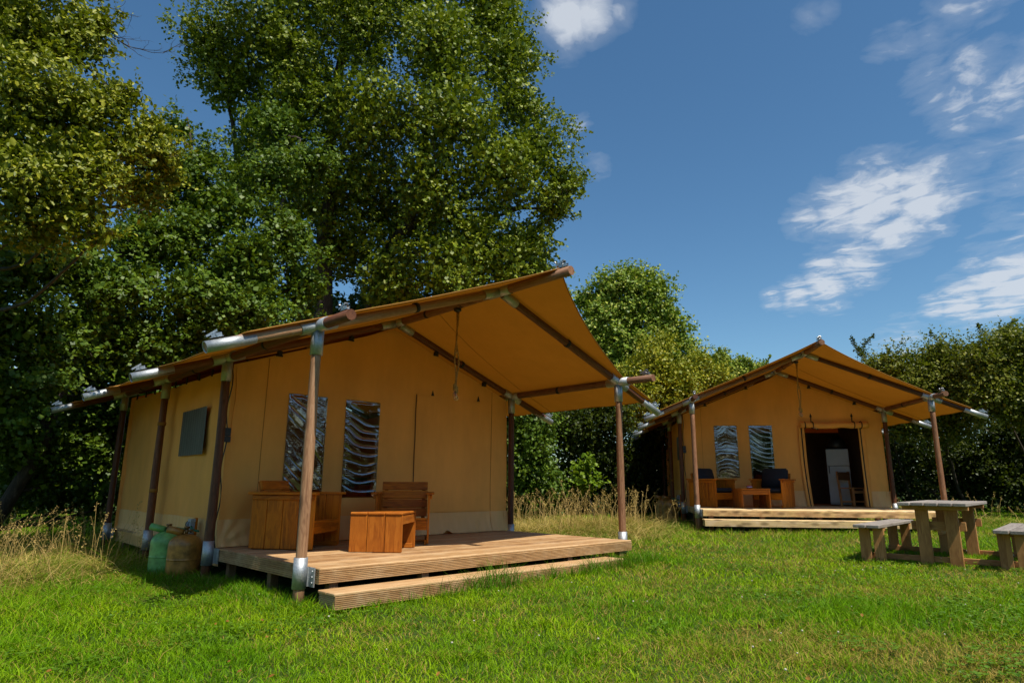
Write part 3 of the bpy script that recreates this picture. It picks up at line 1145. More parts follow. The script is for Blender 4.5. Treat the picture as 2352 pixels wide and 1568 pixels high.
# right chair: its own left-front corner (seen at the right) is at (2.25, 1.03)
sR = Vector((.80, -.60))
cR = Vector((2.25, 1.03)) - sR * .35 - fR * .41
armchair(at_local(T1, cR.x, cR.y, DZ1, fR), 'wooden armchair facing out behind the low table on the near deck')
eT = Vector((.76, .65)).normalized(); nT = Vector((-.65, .76))
ct = (Vector((1.013, .903)) + Vector((1.431, .433))) / 2 + eT * .32
coffee_table(T1 @ Matrix.Translation((ct.x, ct.y, DZ1)) @ Matrix.Rotation(math.atan2(eT.y, eT.x), 4, 'Z'), 'low orange wooden table with slab legs on the near deck')

# farther deck
f2L = Vector((.66, -.75)); r2L = Vector((.75, .66))
c2L = Vector((.587, 1.0)) + r2L * .35 - f2L * .41
armchair(at_local(T2, c2L.x, c2L.y, DZ2, f2L), 'wooden armchair with grey cushions at the left of the farther deck')
f2R = Vector((-.55, -.83)); s2R = Vector((.83, -.55))
c2R = Vector((2.0, .92)) - s2R * .35 - f2R * .41 + Vector((.05, .05))
armchair(at_local(T2, c2R.x, c2R.y, DZ2, f2R), 'wooden armchair with tall grey cushion beside the farther doorway')
tT2 = T2 @ Matrix.Translation((1.33, .85, DZ2)) @ Matrix.Rotation(.14 + PI / 2 - PI / 2, 4, 'Z')
coffee_table(tT2, 'low wooden table between the cushioned armchairs on the farther deck')


def cushion_mesh(sx, sy, sz):
    bm = bmesh.new()
    bmesh.ops.create_cube(bm, size=1)
    bmesh.ops.scale(bm, vec=(sx, sy, sz), verts=bm.verts)
    bmesh.ops.bevel(bm, geom=list(bm.edges), offset=min(sx, sy, sz) * .3, segments=3, affect='EDGES')
    for f in bm.faces: f.smooth = True
    me = bpy.data.meshes.new('cushion')
    bm.to_mesh(me); bm.free()
    return me


for (c, f, who) in ((c2L, f2L, 'left armchair'), (c2R, f2R, 'right armchair')):
    A = at_local(T2, c.x, c.y, DZ2, f)
    o = obj('seat_cushion', cushion_mesh(.60, .58, .10), M['cushion'])
    o.matrix_world = A @ Matrix.Translation((0, -.09, .38)) @ Matrix.Rotation(-.06, 4, 'X')
    tag(o, f'dark grey seat cushion on the {who} of the farther deck', 'cushion', 'armchair cushions')
    o = obj('back_cushion', cushion_mesh(.60, .11, .50), M['cushion'])
    o.matrix_world = A @ Matrix.Translation((0, .17, .66)) @ Matrix.Rotation(-.26, 4, 'X')
    tag(o, f'dark grey back cushion leaning in the {who} of the farther deck', 'cushion', 'armchair cushions')

# candle jar
j = root('candle_jar', tT2 @ Matrix.Translation((-.03, 0, .4415)), 'small pink candle jar on the farther low table', 'jar')
MB().lathe([(.0, 0), (.05, 0), (.062, .012), (.062, .045), (.056, .055), (.05, .055), (.05, .04), (0, .04)], 20).build('glass', M['jar'], j)
MB().lathe([(.0635, .018), (.0635, .036)], 20).build('band', M['jar_wax'], j)


# hanging rope lamps
def lamp(T, x, y, HR, label):
    l = root('pendant_lamp', T @ Matrix.Translation((x, y, HR - PR)), label, 'lamp', 'rope pendant lamps')
    MB().lathe([(0, .0), (.055, .0), (.055, -.03), (.02, -.05), (0, -.05)], 16).build('ceiling_hook', M['black_plastic'], l)
    rl = 1.03
    for k, dx in enumerate((-.02, .025)):
        pts = []
        for i in range(26):
            q = i / 25
            sway = dx * (1 if q > .7 else .35 + .65 * max(0, (q - .5) / .2)) + .012 * math.sin(q * 9 + k * 2)
            pts.append((sway, .01 * math.sin(q * 12 + k * PI), -.04 - q * (rl + .03 * k)))
        MB().path(pts, .011, 6).build('rope', M['rope'], l)
        z0 = -.04 - (rl + .03 * k)
        cx = pts[-1][0]
        tr = Matrix.Translation((cx, pts[-1][1], z0))
        prof = [(.0, .01)]
        for i in range(7):
            prof += [(.026, -.012 * i), (.031, -.012 * i - .006)]
        prof += [(.02, -.09), (0, -.09)]
        MB().lathe(prof, 12, tr).build('rope_socket', M['rope'], l)
        MB().lathe([(.012, -.085), (.014, -.10), (.03, -.125), (.034, -.15), (.026, -.175), (.0, -.187)], 14, tr).build('bulb', M['bulb'], l)
    for zz in (-.62,):
        MB().lathe([(.0, .03), (.022, .02), (.026, 0), (.022, -.02), (0, -.03)], 10, Matrix.Translation((0, 0, zz))).build('knot', M['rope'], l)


lamp(T1, 2.5, .87, 3.497, 'rope lamp with two bare bulbs under the near tent roof')
lamp(T2, 2.5, .60, 3.604, 'rope lamp with two bare bulbs under the farther tent roof')


# gas cylinders
def gas_cylinder(T, x, y, mat, label, yaw, r=.190, h=.49):
    wp = T @ Vector((x, y, 0))
    m = Matrix.Translation((wp.x, wp.y, float(gz(wp.x, wp.y)) - .01)) @ Matrix.Rotation(yaw, 4, 'Z')
    g = root('gas_cylinder', m, label, 'gas cylinder', 'gas cylinders')
    prof = [(0, .02), (r * .86, .02), (r * .97, .05), (r, .09), (r, .12), (r, h * .405), (r, h * .425), (r * 1.012, h * .43), (r * 1.012, h * .45), (r, h * .455), (r, h * .475), (r, h * .74), (r, h * .78)]
    for k in range(1, 9):
        a = k / 8 * PI / 2
        prof.append((r * math.cos(a) * .999 if k < 8 else 0.0, h * .78 + (h * .27) * math.sin(a)))
    MB().lathe(prof, 32).build('body', mat, g)
    MB().lathe([(r * .8, 0), (r * .8, .05)], 24).build('foot_ring', mat, g)
    hb = h * 1.05
    cm = Matrix.Translation((-.13, -.02, hb + .035)) @ Matrix.Rotation(.25, 4, 'Y') @ Matrix.Rotation(-PI / 2, 4, 'Y')
    MB().lathe([(.036, -.10), (.043, -.10), (.043, .085), (.036, .085), (.036, -.10)], 18, cm).build('valve_cap', mat, g)
    v = MB().path([(0, 0, hb - .02), (0, 0, hb + .06)], .02, 10).path([(0, 0, hb + .06), (0, 0, hb + .085)], .034, 10)
    v.path([(0, 0, hb + .03), (.07, .02, hb + .035)], .014, 8).path([(0, 0, hb + .03), (-.10, -.02, hb + .05)], .007, 6)
    v.build('valve', M['brass'], g)
    return g, m @ Vector((.08, .02, hb + .035))


g1, v1 = gas_cylinder(T1, -.10, 2.86, M['gas_brown'], 'orange-brown gas cylinder beside the near tent wall', .2)
g2, v2 = gas_cylinder(T1, -.17, 3.32, M['gas_green'], 'green gas cylinder behind the brown one by the near tent', .15, h=.505)
g3, v3 = gas_cylinder(T2, -.30, 2.75, M['gas_brown'], 'nearer copper-brown gas cylinder beside the farther tent', .3, .2, .55)
g4, v4 = gas_cylinder(T2, -.42, 3.25, M['gas_brown'], 'rear copper-brown gas cylinder half hidden beside the farther tent', .1, .2, .55)


def regulator(T, x, y, ends, label):
    wp = T @ Vector((x, y, 0))
    m = Matrix.Translation((wp.x, wp.y, float(gz(wp.x, wp.y)))) @ Matrix.Rotation(math.atan2(T[1][0], T[0][0]), 4, 'Z')
    r = root('gas_regulator', m, label, 'regulator', 'gas regulators')
    board(r, 'stake', (0, 0, -.1), (.0, 0, .68), .06, .03, (-1, 0, 0), M['chair'])
    b = MB().box((-.045, .01, .60), (.05, .085, .12)).box((-.05, .0, .65), (.06, .10, .035)).path([(-.05, .03, .60), (-.05, .055, .60)], .045, 14)
    b.build('changeover_box', M['grey_plastic'], r)
    MB().path([(-.05, .055, .60), (-.05, .085, .598), (-.05, .13, .595)], [.045, .048, .036], 14).build('knob', M['black_plastic'], r)
    MB().box((-.045, .02, .43), (.055, .075, .14)).path([(-.045, .05, .43), (-.045, .12, .43)], .022, 10).build('valve_box', M['grey_plastic'], r)
    MB().path([(-.045, .01, .54), (-.045, .01, .50)], .01, 8).build('fitting', M['brass'], r)
    inv = m.inverted()
    for k, e in enumerate(ends):
        e = inv @ e
        s0 = Vector((-.06, .06 if k else -.02, .58))
        mid = Vector((-.14, -.10 if k == 0 else .16, .46 if k == 0 else .43))
        pts = []
        c1 = s0 + Vector((-.04, -.16 if k == 0 else .06, -.06)); c2 = Vector(e) + Vector((.10, -.10 if k == 0 else -.10, -.02))
        for i in range(18):
            q = i / 17
            pts.append((1 - q) ** 3 * s0 + 3 * (1 - q) ** 2 * q * c1 + 3 * (1 - q) * q * q * c2 + q ** 3 * Vector(e))
        MB().path(pts, .012, 8).build('hose', M['hose'], r)


regulator(T1, .05, 3.02, (v1, v2), 'grey gas regulator on a wooden stake with green hoses, near tent')
regulator(T2, -.02, 2.75, (v3, v4), 'gas regulator with green hoses beside the farther tent')


# power cable with socket box on the second post
def cable(T, label):
    c = root('power_cable', T @ Matrix.Translation((.085, 2.42, DZ1)), label, 'cable', 'power cables')
    MB().path([(.02 * math.sin(k), -.01, 2.2 - 2.28 * k / 20) for k in range(21)], .008, 6).build('cord', M['black_plastic'], c)
    MB().box((0, -.03, 1.38), (.085, .06, .10)).box((.01, -.03, 1.29), (.075, .055, .07)).build('socket_box', M['black_plastic'], c)


cable(T1, 'black power cable with socket box on the near tent corner post')
cable(T2, 'black power cable with socket box on the farther tent corner post')


# fridge and chairs inside
fr = root('fridge', T2 @ Matrix.Translation((4.28, 3.75, DZ2)) @ Matrix.Rotation(-.35, 4, 'Z'), 'white fridge freezer inside the farther tent doorway', 'fridge')
obj('body', box_mesh(.54, .50, 1.44, M['fridge'], .012), M['fridge'], fr, Matrix.Translation((0, .05, .75)))
obj('freezer_door', box_mesh(.54, .05, .44, M['fridge'], .012), M['fridge'], fr, Matrix.Translation((0, -.23, 1.25)))
obj('fridge_door', box_mesh(.54, .05, .95, M['fridge'], .012), M['fridge'], fr, Matrix.Translation((0, -.23, .55)))
obj('handle', box_mesh(.02, .03, .2, M['black_plastic'], .004), M['black_plastic'], fr, Matrix.Translation((-.22, -.27, .93)))
bag = root('black_bag', T2 @ Matrix.Translation((4.30, 3.80, DZ2 + 1.472)), 'black bag lying on top of the fridge', 'bag')
MB().lathe([(0, 0), (.2, 0), (.25, .08), (.23, .2), (.14, .3), (0, .33)], 16).build('sack', M['black_plastic'], bag)
MB().path([(-.1, 0, .29), (-.06, 0, .40), (.06, 0, .40), (.1, 0, .29)], .012, 6).build('strap', M['strap'], bag)


def dining_chair(T, label):
    c = root('dining_chair', T, label, 'chair', 'dining chairs')
    for sx in (-.19, .19):
        board(c, 'leg', (sx, -.18, 0), (sx, -.18, .44), .045, .045, (0, 1, 0), M['brown_wood'])
        board(c, 'leg', (sx, .20, 0), (sx, .26, .88), .05, .04, (0, 1, 0), M['brown_wood'])
        board(c, 'stretcher', (sx, -.16, .12), (sx, .2, .12), .04, .02, (1, 0, 0), M['brown_wood'])
    board(c, 'seat', (-.21, 0, .455), (.21, 0, .455), .42, .03, (0, 0, 1), M['brown_wood'])
    board(c, 'back_board', (-.21, .235, .76), (.21, .235, .76), .20, .025, (0, 1, 0), M['dark_wood'])
    board(c, 'stretcher', (-.18, -.18, .36), (.18, -.18, .36), .06, .02, (0, 1, 0), M['brown_wood'])


dining_chair(T2 @ Matrix.Translation((4.32, 3.05, DZ2)) @ Matrix.Rotation(.5, 4, 'Z'), 'wooden dining chair in front of the fridge')
dining_chair(T1 @ Matrix.Translation((2.5, 3.2, DZ1)) @ Matrix.Rotation(2.4, 4, 'Z'), 'wooden chair dimly seen through the near tent window')


# ------------------------------------------------------------------ picnic table set
def picnic():
    ang = math.radians(48.0)
    base = Vector((5.98, 9.06, 0))
    zg = float(gz(base.x, base.y))
    m = Matrix.Translation((base.x, base.y, zg)) @ Matrix.Rotation(ang, 4, 'Z')
    t = root('picnic_table', m, 'weathered picnic table with two joined benches on the lawn', 'picnic table')
    # X along the planks, -Y towards the right-hand bench
    L, tw, h = 2.02, .76, .755
    g = tw / 5
    for k in range(5):
        y = -tw / 2 + g * (k + .5)
        board(t, 'top_plank', (-L / 2, y, h - .02 + .002 * math.sin(k * 3)), (L / 2 + .004 * k, y, h - .02), g - .014, .042, (0, 0, 1), M['grey_wood'], .006)
    for xe in (-.72, .72):
        board(t, 'top_batten', (xe - .06, -tw / 2 + .015, h - .066), (xe - .06, tw / 2 - .015, h - .066), .055, .05, (1, 0, 0), M['brown_wood'])
        for y in (-.16, .16):
            board(t, 'table_leg', (xe, y, -.04), (xe, y, h - .042), .145, .05, (1, 0, 0), M['brown_wood'])
        board(t, 'cross_rail', (xe + .06, -.30, .46), (xe + .06, .30, .46), .11, .04, (1, 0, 0), M['brown_wood'])
        board(t, 'ground_rail', (xe + .05, -.92, .045), (xe + .05, .92, .045), .07, .04, (1, 0, 0), M['brown_wood'])
    board(t, 'brace', (-.66, 0, .40), (.66, 0, .40), .10, .04, (0, 1, 0), M['brown_wood'])
    board(t, 'brace', (.70, 0, .40), (.25, 0, h - .05), .09, .04, (0, 1, 0), M['brown_wood'])
    for sg in (-1, 1):
        yb = sg * .76
        for k in (-1, 1):
            board(t, 'bench_plank', (-1.06, yb + k * .082, .435), (1.10, yb + k * .082, .435), .150, .042, (0, 0, 1), M['grey_wood'], .006)
        for xe in (-.80, .80):
            for k in (-1, 1):
                board(t, 'bench_leg', (xe, yb + k * .085, -.04), (xe, yb + k * .085, .413), .13, .048, (1, 0, 0), M['brown_wood'])
            board(t, 'bench_batten', (xe + .07, yb - .15, .39), (xe + .07, yb + .15, .39), .045, .045, (1, 0, 0), M['brown_wood'])
    return t


picnic()


# ------------------------------------------------------------------ trees and shrubs
def leaf_geometry(pos, axis, nrm, length, wratio, six):
    n = len(pos)
    axis = axis / np.linalg.norm(axis, axis=1, keepdims=True)
    side = np.cross(axis, nrm)
    side /= np.maximum(1e-6, np.linalg.norm(side, axis=1, keepdims=True))
    up = np.cross(side, axis)
    L = length[:, None]
    w = L * wratio
    if six:
        off = ((0, 0, 0), (.35, -.5, .10), (.78, -.40, .12), (1.0, 0, -.04), (.78, .40, .12), (.35, .5, .10))
        fq = np.array([[0, 1, 2, 3], [0, 3, 4, 5]])
    else:
        off = ((0, 0, 0), (.6, -.55, .10), (1.0, 0, 0), (.6, .55, .10))
        fq = np.array([[0, 1, 2, 3]])
    k = len(off)
    V = np.empty((n, k, 3))
    for i, (a, s, u) in enumerate(off):
        V[:, i] = pos + axis * L * a + side * w * s + up * L * u
    F = (np.arange(n)[:, None, None] * k + fq[None]).reshape(-1, 4)
    return V.reshape(-1, 3), F


def unit(n, r):
    v = r.normal(size=(n, 3))
    return v / np.linalg.norm(v, axis=1, keepdims=True)


def crown_mesh(lobes, n_leaf, leaf, seed, fill=.22, fill_size=1.5, fillr=.74, six=True, wr=.8, per_spray=9, sub=12, gap=.0, droop=.15, twig=.35, subr=.42, inner=.25):
    """lobes: (centre, (rx, ry, rz)). lobes carry clumps, clumps carry sprays of leaves"""
    r = np.random.default_rng(seed)
    wts = np.array([(l[1][0] * l[1][2] + l[1][0] * l[1][1]) for l in lobes])
    wts = wts / wts.sum()
    allp, alla, alln = [], [], []
    clumps = []
    for (c, rad), w in zip(lobes, wts):
        c = np.array(c); rad = np.array(rad)
        d = unit(sub, r)
        f = np.where(r.random(sub) < inner, r.random(sub) * .6, .72 + .3 * r.random(sub))
        cc = c + d * rad * f[:, None]
        cr = rad[None] * subr * (.65 + .7 * r.random((sub, 1)))
        ns = max(1, int(n_leaf * w / per_spray / sub))
        for q in range(sub):
            if r.random() < gap: continue
            clumps.append((cc[q], c))
            dd = unit(ns, r)
            dd[:, 2] = np.where(r.random(ns) < .55, np.abs(dd[:, 2]), dd[:, 2])
            p = cc[q] + dd * cr[q] * (.55 + .5 * r.random((ns, 1)))
            out = p - c
            out /= np.maximum(1e-6, np.linalg.norm(out, axis=1, keepdims=True))
            tw = dd * .8 + out * .5 + unit(ns, r) * .5
            tw[:, 2] -= droop
            tw /= np.linalg.norm(tw, axis=1, keepdims=True)
            allp.append(p); alla.append(tw); alln.append(out)
    P = np.concatenate(allp); A = np.concatenate(alla); O = np.concatenate(alln)
    n = len(P)
    t = np.tile(np.linspace(0, 1, per_spray), n) + r.normal(size=n * per_spray) * .05
    tl = np.repeat(twig * (.6 + .8 * r.random(n)), per_spray)
    Pl = np.repeat(P, per_spray, 0) + np.repeat(A, per_spray, 0) * (t * tl)[:, None]
    ax = np.repeat(A, per_spray, 0) * .45 + unit(n * per_spray, r)
    Pl = Pl + unit(n * per_spray, r) * leaf * .5
    nr = unit(n * per_spray, r) * .42 + np.repeat(unit(n, r), per_spray, 0) * .28 + np.array([.14, -.16, .70]) + np.repeat(O, per_spray, 0) * .40
    ln = leaf * (.45 + 1.0 * r.random(n * per_spray))
    if fill:      # older, larger leaves inside the lobes close the view through
        nf = int(n_leaf * fill)
        k = r.choice(len(lobes), nf, p=wts)
        Cc = np.array([l[0] for l in lobes])[k]; Rr = np.array([l[1] for l in lobes])[k]
        Pl = np.concatenate([Pl, Cc + unit(nf, r) * Rr * fillr * r.random((nf, 1)) ** .5])
        ax = np.concatenate([ax, unit(nf, r)]); nr = np.concatenate([nr, unit(nf, r)])
        ln = np.concatenate([ln, leaf * fill_size * (.7 + .6 * r.random(nf))])
    V, F = leaf_geometry(Pl, ax, nr, ln, wr, six)
    return np_mesh('crown', V, F), clumps


def smooth_path(pts, n, jit, r):
    pts = np.array(pts, float)
    t = np.linspace(0, len(pts) - 1, n)
    i = np.clip(t.astype(int), 0, len(pts) - 2)
    f = (t - i)[:, None]
    p0 = pts[np.maximum(i - 1, 0)]; p1 = pts[i]; p2 = pts[i + 1]; p3 = pts[np.minimum(i + 2, len(pts) - 1)]
    q = .5 * ((2 * p1) + (p2 - p0) * f + (2 * p0 - 5 * p1 + 4 * p2 - p3) * f * f + (3 * p1 - p0 - 3 * p2 + p3) * f ** 3)
    q[1:-1] += r.normal(size=(n - 2, 3)) * jit
    return q


def tree(name, label, cat, stems, lobes, n_leaf, leaf, mat, seed, group=None, limb_r=.07, twigs=True, **kw):
    """stems: list of (points, base radius, tip radius); limbs run from the stems out to the clumps"""
    r = np.random.default_rng(seed + 100)
    b = Vector(stems[0][0][0])
    t = root(name, Matrix.Translation(b), label, cat, group)
    inv = Matrix.Translation(-b)
    me, clumps = crown_mesh(lobes, n_leaf, leaf, seed, **kw)
    obj('crown', me, mat, t, inv)
    tm = MB()
    stem_pts = []
    for pts, r0, r1 in stems:
        q = smooth_path(pts, 14, .02 + r0 * .12, r)
        tm.path(q.tolist(), list(np.linspace(r0, r1, 14)), 10)
        stem_pts.append(q)
    if twigs:
        lm = tm
        allq = np.concatenate(stem_pts)
        hubs = {}
        for (cc, c) in clumps:
            key = tuple(np.round(c, 3))
            if key not in hubs:
                d = np.linalg.norm(allq - c, axis=1) + np.maximum(0, allq[:, 2] - c[2] + .3) * 2
                s = allq[np.argmin(d)]
                mid = (s + c) / 2 + r.normal(size=3) * .1 * np.linalg.norm(c - s) * .5 + np.array([0, 0, -.08 * np.linalg.norm(c - s)])
                q = smooth_path([s, mid, c], 7, .02, r)
                lm.path(q.tolist(), list(np.linspace(limb_r, limb_r * .4, 7)), 6, False)
                hubs[key] = c
            q = smooth_path([c, (c + cc) / 2 + r.normal(size=3) * .06, cc], 4, .01, r)
            lm.path(q.tolist(), list(np.linspace(limb_r * .35, limb_r * .1, 4)), 4, False)
    tm.build('trunk', M['bark'], t, inv)
    return t


def L(px, py, Y, r, sx=1.0, sy=1.0, sz=1.0):
    """one lobe of a crown: seen at (px, py), Y metres away, r pixels across its half width"""
    p = at(px, py, Y)
    rr = r * Y / FPX
    return (tuple(p), (rr * sx, rr * sy, rr * sz))


def gp(x, y, dz=-.1):
    return (x, y, float(gz(x, y)) + dz)


# the tall alder behind the near tent
A = []
for px, py, Y, r in ((1130, 40, 16.5, 105), (1165, 140, 16.2, 95), (1010, 110, 15.5, 135), (840, 50, 16, 150), (640, 90, 16, 150), (480, 95, 16, 85), (530, 190, 16.5, 100),
                     (1190, 235, 16.3, 80), (1040, 270, 15.3, 140), (1225, 345, 16.3, 95), (1290, 430, 16.5, 68), (1265, 480, 16.6, 55), (1150, 400, 15.6, 125), (1000, 420, 15.6, 120),
                     (850, 260, 15.8, 145), (700, 230, 16.4, 130), (620, 330, 17, 110), (830, 420, 17, 120), (1090, 560, 16, 95), (1220, 560, 16.8, 78), (1040, 610, 15.6, 105),
                     (1160, 620, 16.2, 90), (900, 640, 16.4, 100), (790, 560, 17.5, 110), (690, 450, 17.5, 110), (560, 420, 17, 80), (950, 520, 18, 110),
                     (700, -80, 16, 180), (920, -90, 16, 170), (1090, -70, 16.5, 120), (800, -260, 16.5, 190), (960, -240, 17, 150), (870, -420, 17, 150), (1240, 640, 16.6, 55)):
    A.append(L(px, py, Y, r, 1, 1.1, .92))
base = gp(-4.6, 17.4)
tree('alder_tree', 'tall dark green alder towering behind the near tent', 'tree',
     [([base, at(740, 640, 17.2), at(760, 480, 17), at(770, 280, 16.6), at(790, 60, 16.4), at(850, -330, 16.6)], .30, .06),
      ([(base[0] + .5, base[1] + .1, base[2]), at(860, 640, 17.3), at(940, 500, 16.9), at(975, 330, 16.5), at(1010, 100, 16.2), at(1010, -150, 16.4)], .24, .05),
      ([(base[0] - .5, base[1] + .2, base[2]), at(680, 620, 17.6), at(560, 420, 17.2), at(520, 200, 16.8)], .17, .04)],
     A, 150000, .080, M['leaf_alder'], 11, six=False, fill=.48, fill_size=1.6, fillr=.85, subr=.42, sub=13, per_spray=9, twig=.26, gap=.0, limb_r=.07, wr=.82)

# the near yellow-green tree at the left
B = []
for px, py, Y, r in ((40, 60, 8.2, 150), (150, 90, 8.2, 95), (215, 60, 8.4, 55), (40, 240, 7.8, 140), (170, 240, 8, 110), (255, 235, 8.3, 62), (300, 210, 8.4, 30), (60, 400, 7.7, 130), (190, 360, 8, 110),
                     (300, 330, 8.6, 75), (370, 350, 8.8, 45), (170, 480, 7.9, 95), (225, 540, 8.0, 42), (60, 520, 8, 95), (-120, 150, 8, 160), (-120, 380, 7.8, 160), (60, -120, 8.3, 170), (-60, -330, 8.3, 200),
                     (290, 420, 8.8, 55), (350, 295, 8.7, 42), (385, 395, 9.2, 48), (340, 450, 9.2, 50)):
    B.append(L(px, py, Y, r, 1, 1, .95))
base = gp(-8.9, 9.4)
tree('broadleaf_tree', 'yellow-green broadleaf tree filling the upper left corner', 'tree',
     [([base, at(-90, 800, 9.4), at(-40, 500, 9.0), at(20, 250, 8.6), at(60, -50, 8.6)], .17, .04),
      ([at(-60, 560, 9.0), at(90, 420, 8.6), at(210, 300, 8.5), at(290, 240, 8.6)], .05, .015)],
     B, 54000, .064, M['leaf_yellow'], 21, fill=.28, subr=.40, sub=12, per_spray=8, twig=.2, gap=.05, limb_r=.035, wr=.62, droop=.0)

# understorey behind and left of the near tent
C = [L(px, py, Y, r, 1, 1, .95) for px, py, Y, r in (
    (60, 620, 11, 120), (200, 620, 11.5, 110), (-60, 760, 10.5, 130), (60, 760, 10.8, 95), (180, 760, 11.5, 95), (300, 660, 12, 100), (90, 880, 11, 85), (-40, 930, 10.5, 110), (200, 880, 12.5, 90),
    (30, 1010, 11.5, 95), (160, 1010, 12.5, 90), (240, 1060, 12.8, 70), (230, 960, 13, 80), (60, 1100, 12, 70), (330, 560, 12.4, 90), (-80, 600, 10.8, 130), (20, 1130, 13, 70), (130, 1135, 13.5, 70), (225, 1135, 14, 60), (-80, 1120, 12.5, 90), (300, 1130, 14.5, 50))]
base = gp(-9.4, 11.6)
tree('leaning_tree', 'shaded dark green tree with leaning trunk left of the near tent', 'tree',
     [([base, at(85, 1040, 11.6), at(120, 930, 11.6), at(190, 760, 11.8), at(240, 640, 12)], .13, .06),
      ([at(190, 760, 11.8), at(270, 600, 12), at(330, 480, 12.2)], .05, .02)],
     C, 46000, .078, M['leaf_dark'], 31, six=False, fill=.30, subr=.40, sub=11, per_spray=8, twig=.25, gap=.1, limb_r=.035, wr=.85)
D = [L(px, py, Y, r, 1, 1, .95) for px, py, Y, r in (
    (430, 400, 13.5, 70), (520, 480, 13.4, 90), (640, 400, 14.2, 80), (430, 540, 13, 90), (560, 600, 13, 100), (660, 540, 13.8, 80), (450, 680, 12.8, 100), (590, 700, 13, 90), (370, 780, 12.6, 90),
    (330, 880, 12.6, 80), (700, 660, 14, 70), (480, 780, 13, 80), (280, 980, 13, 70), (640, 280, 14.6, 60), (720, 380, 14.6, 60), (420, 300, 14, 38), (280, 760, 12.4, 70), (370, 440, 13.2, 70), (470, 370, 13.8, 48), (350, 530, 13, 70))]
base = gp(-7.6, 14.6)
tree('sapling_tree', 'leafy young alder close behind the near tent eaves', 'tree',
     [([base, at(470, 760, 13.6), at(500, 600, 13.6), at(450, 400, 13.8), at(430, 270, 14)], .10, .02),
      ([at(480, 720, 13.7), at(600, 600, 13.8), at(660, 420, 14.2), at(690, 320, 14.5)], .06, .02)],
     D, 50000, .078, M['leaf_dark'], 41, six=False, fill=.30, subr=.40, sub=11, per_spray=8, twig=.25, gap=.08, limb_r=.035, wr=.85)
# back row that closes the gaps low behind the near tent
E_ = [L(px, py, Y, r, 1.1, 1, 1) for px, py, Y, r in (
    (40, 900, 17, 110), (160, 900, 18, 110), (60, 1050, 17, 110), (200, 1060, 17, 110), (330, 1000, 17, 110), (450, 900, 18, 120), (600, 820, 19, 130), (760, 760, 19.5, 120),
    (900, 720, 20, 120), (1050, 700, 20, 100), (330, 820, 18, 110), (-80, 1000, 16, 130), (1180, 800, 20, 120), (1010, 840, 21, 130), (-100, 800, 17, 140), (230, 740, 18.5, 100), (520, 700, 19, 120))]
base = gp(-7.5, 19.5)
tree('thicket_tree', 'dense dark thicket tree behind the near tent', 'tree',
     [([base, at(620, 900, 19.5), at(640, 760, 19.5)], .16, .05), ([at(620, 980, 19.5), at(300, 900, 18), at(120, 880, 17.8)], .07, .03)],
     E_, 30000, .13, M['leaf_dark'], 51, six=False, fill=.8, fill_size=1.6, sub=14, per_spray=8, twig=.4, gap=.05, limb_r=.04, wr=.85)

# far poplar
F_ = [L(px, py, 36, r, 1, 1, 1) for px, py, r in (
    (1450, 650, 48), (1400, 665, 42), (1500, 675, 48), (1370, 710, 45), (1440, 720, 60), (1520, 730, 52), (1370, 770, 48), (1450, 790, 62), (1540, 780, 44), (1400, 830, 60), (1500, 840, 62),
    (1340, 690, 22), (1575, 790, 22), (1560, 840, 40), (1350, 830, 50), (1460, 890, 70))]
base = gp(8.0, 36)
tree('poplar_tree', 'round fresh green tree standing far behind between the tents', 'tree',
     [([base, at(1455, 950, 36), at(1460, 800, 36), at(1455, 660, 36)], .3, .06)],
     F_, 36000, .16, M['leaf_poplar'], 61, fill=.5, fill_size=1.5, six=False, sub=22, per_spray=7, twig=.5, gap=.05, limb_r=.08, wr=.85, subr=.36)

# hedge between the tents and behind the farther tent
def shrub(label, base, lobes, n, leaf, mat, seed, stems=None, name='hedge_shrub', **kw):
    bx, by = base
    g = gp(bx, by)
    top = lobes[0][0]
    st = [([g, ((g[0] + top[0]) / 2, (g[1] + top[1]) / 2, (g[2] + top[2]) / 2), top], .06, .02)]
    args = dict(six=False, fillr=.9, fill=.9, fill_size=1.6, sub=24, per_spray=7, twig=.25, gap=.04, limb_r=.03, wr=.75)
    args.update(kw)
    return tree(name, label, 'shrub', stems or st, lobes, n, leaf, mat, seed, 'hedge shrubs', **args)


shrub('dark green shrub right behind the near tent corner post', (.4, 19.6),
      [L(px, py, Y, r, 1, 1, 1) for px, py, Y, r in ((1200, 960, 18.6, 60), (1215, 1020, 18.4, 55), (1200, 1080, 18.6, 60), (1235, 990, 18.8, 50), (1180, 900, 19.5, 60), (1240, 1090, 18.8, 50), (1150, 1000, 19, 60), (1200, 1142, 18.8, 46), (1150, 1142, 19, 46), (1245, 1145, 19, 42))],
      16000, .075, M['leaf_dark'], 71)
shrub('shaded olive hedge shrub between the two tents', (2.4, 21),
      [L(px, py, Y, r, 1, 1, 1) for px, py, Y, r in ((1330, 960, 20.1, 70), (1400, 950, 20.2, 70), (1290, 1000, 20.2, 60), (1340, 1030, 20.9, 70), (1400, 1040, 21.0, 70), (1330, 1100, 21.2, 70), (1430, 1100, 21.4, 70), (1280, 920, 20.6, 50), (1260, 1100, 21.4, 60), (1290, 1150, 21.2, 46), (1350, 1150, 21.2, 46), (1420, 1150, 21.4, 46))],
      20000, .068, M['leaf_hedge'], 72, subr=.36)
shrub('golden green tall hedge shrub above the near right rafter', (4.9, 23),
      [L(px, py, Y, r, 1, 1, 1) for px, py, Y, r in ((1500, 850, 21.2, 62), (1460, 900, 20.9, 62), (1550, 880, 21.2, 60), (1600, 850, 21.8, 48), (1420, 880, 21.8, 45), (1510, 800, 22.4, 38), (1560, 930, 21.0, 50), (1440, 950, 20.9, 48), (1640, 870, 22.0, 40))],
      20000, .068, M['leaf_gold'], 73, subr=.36)
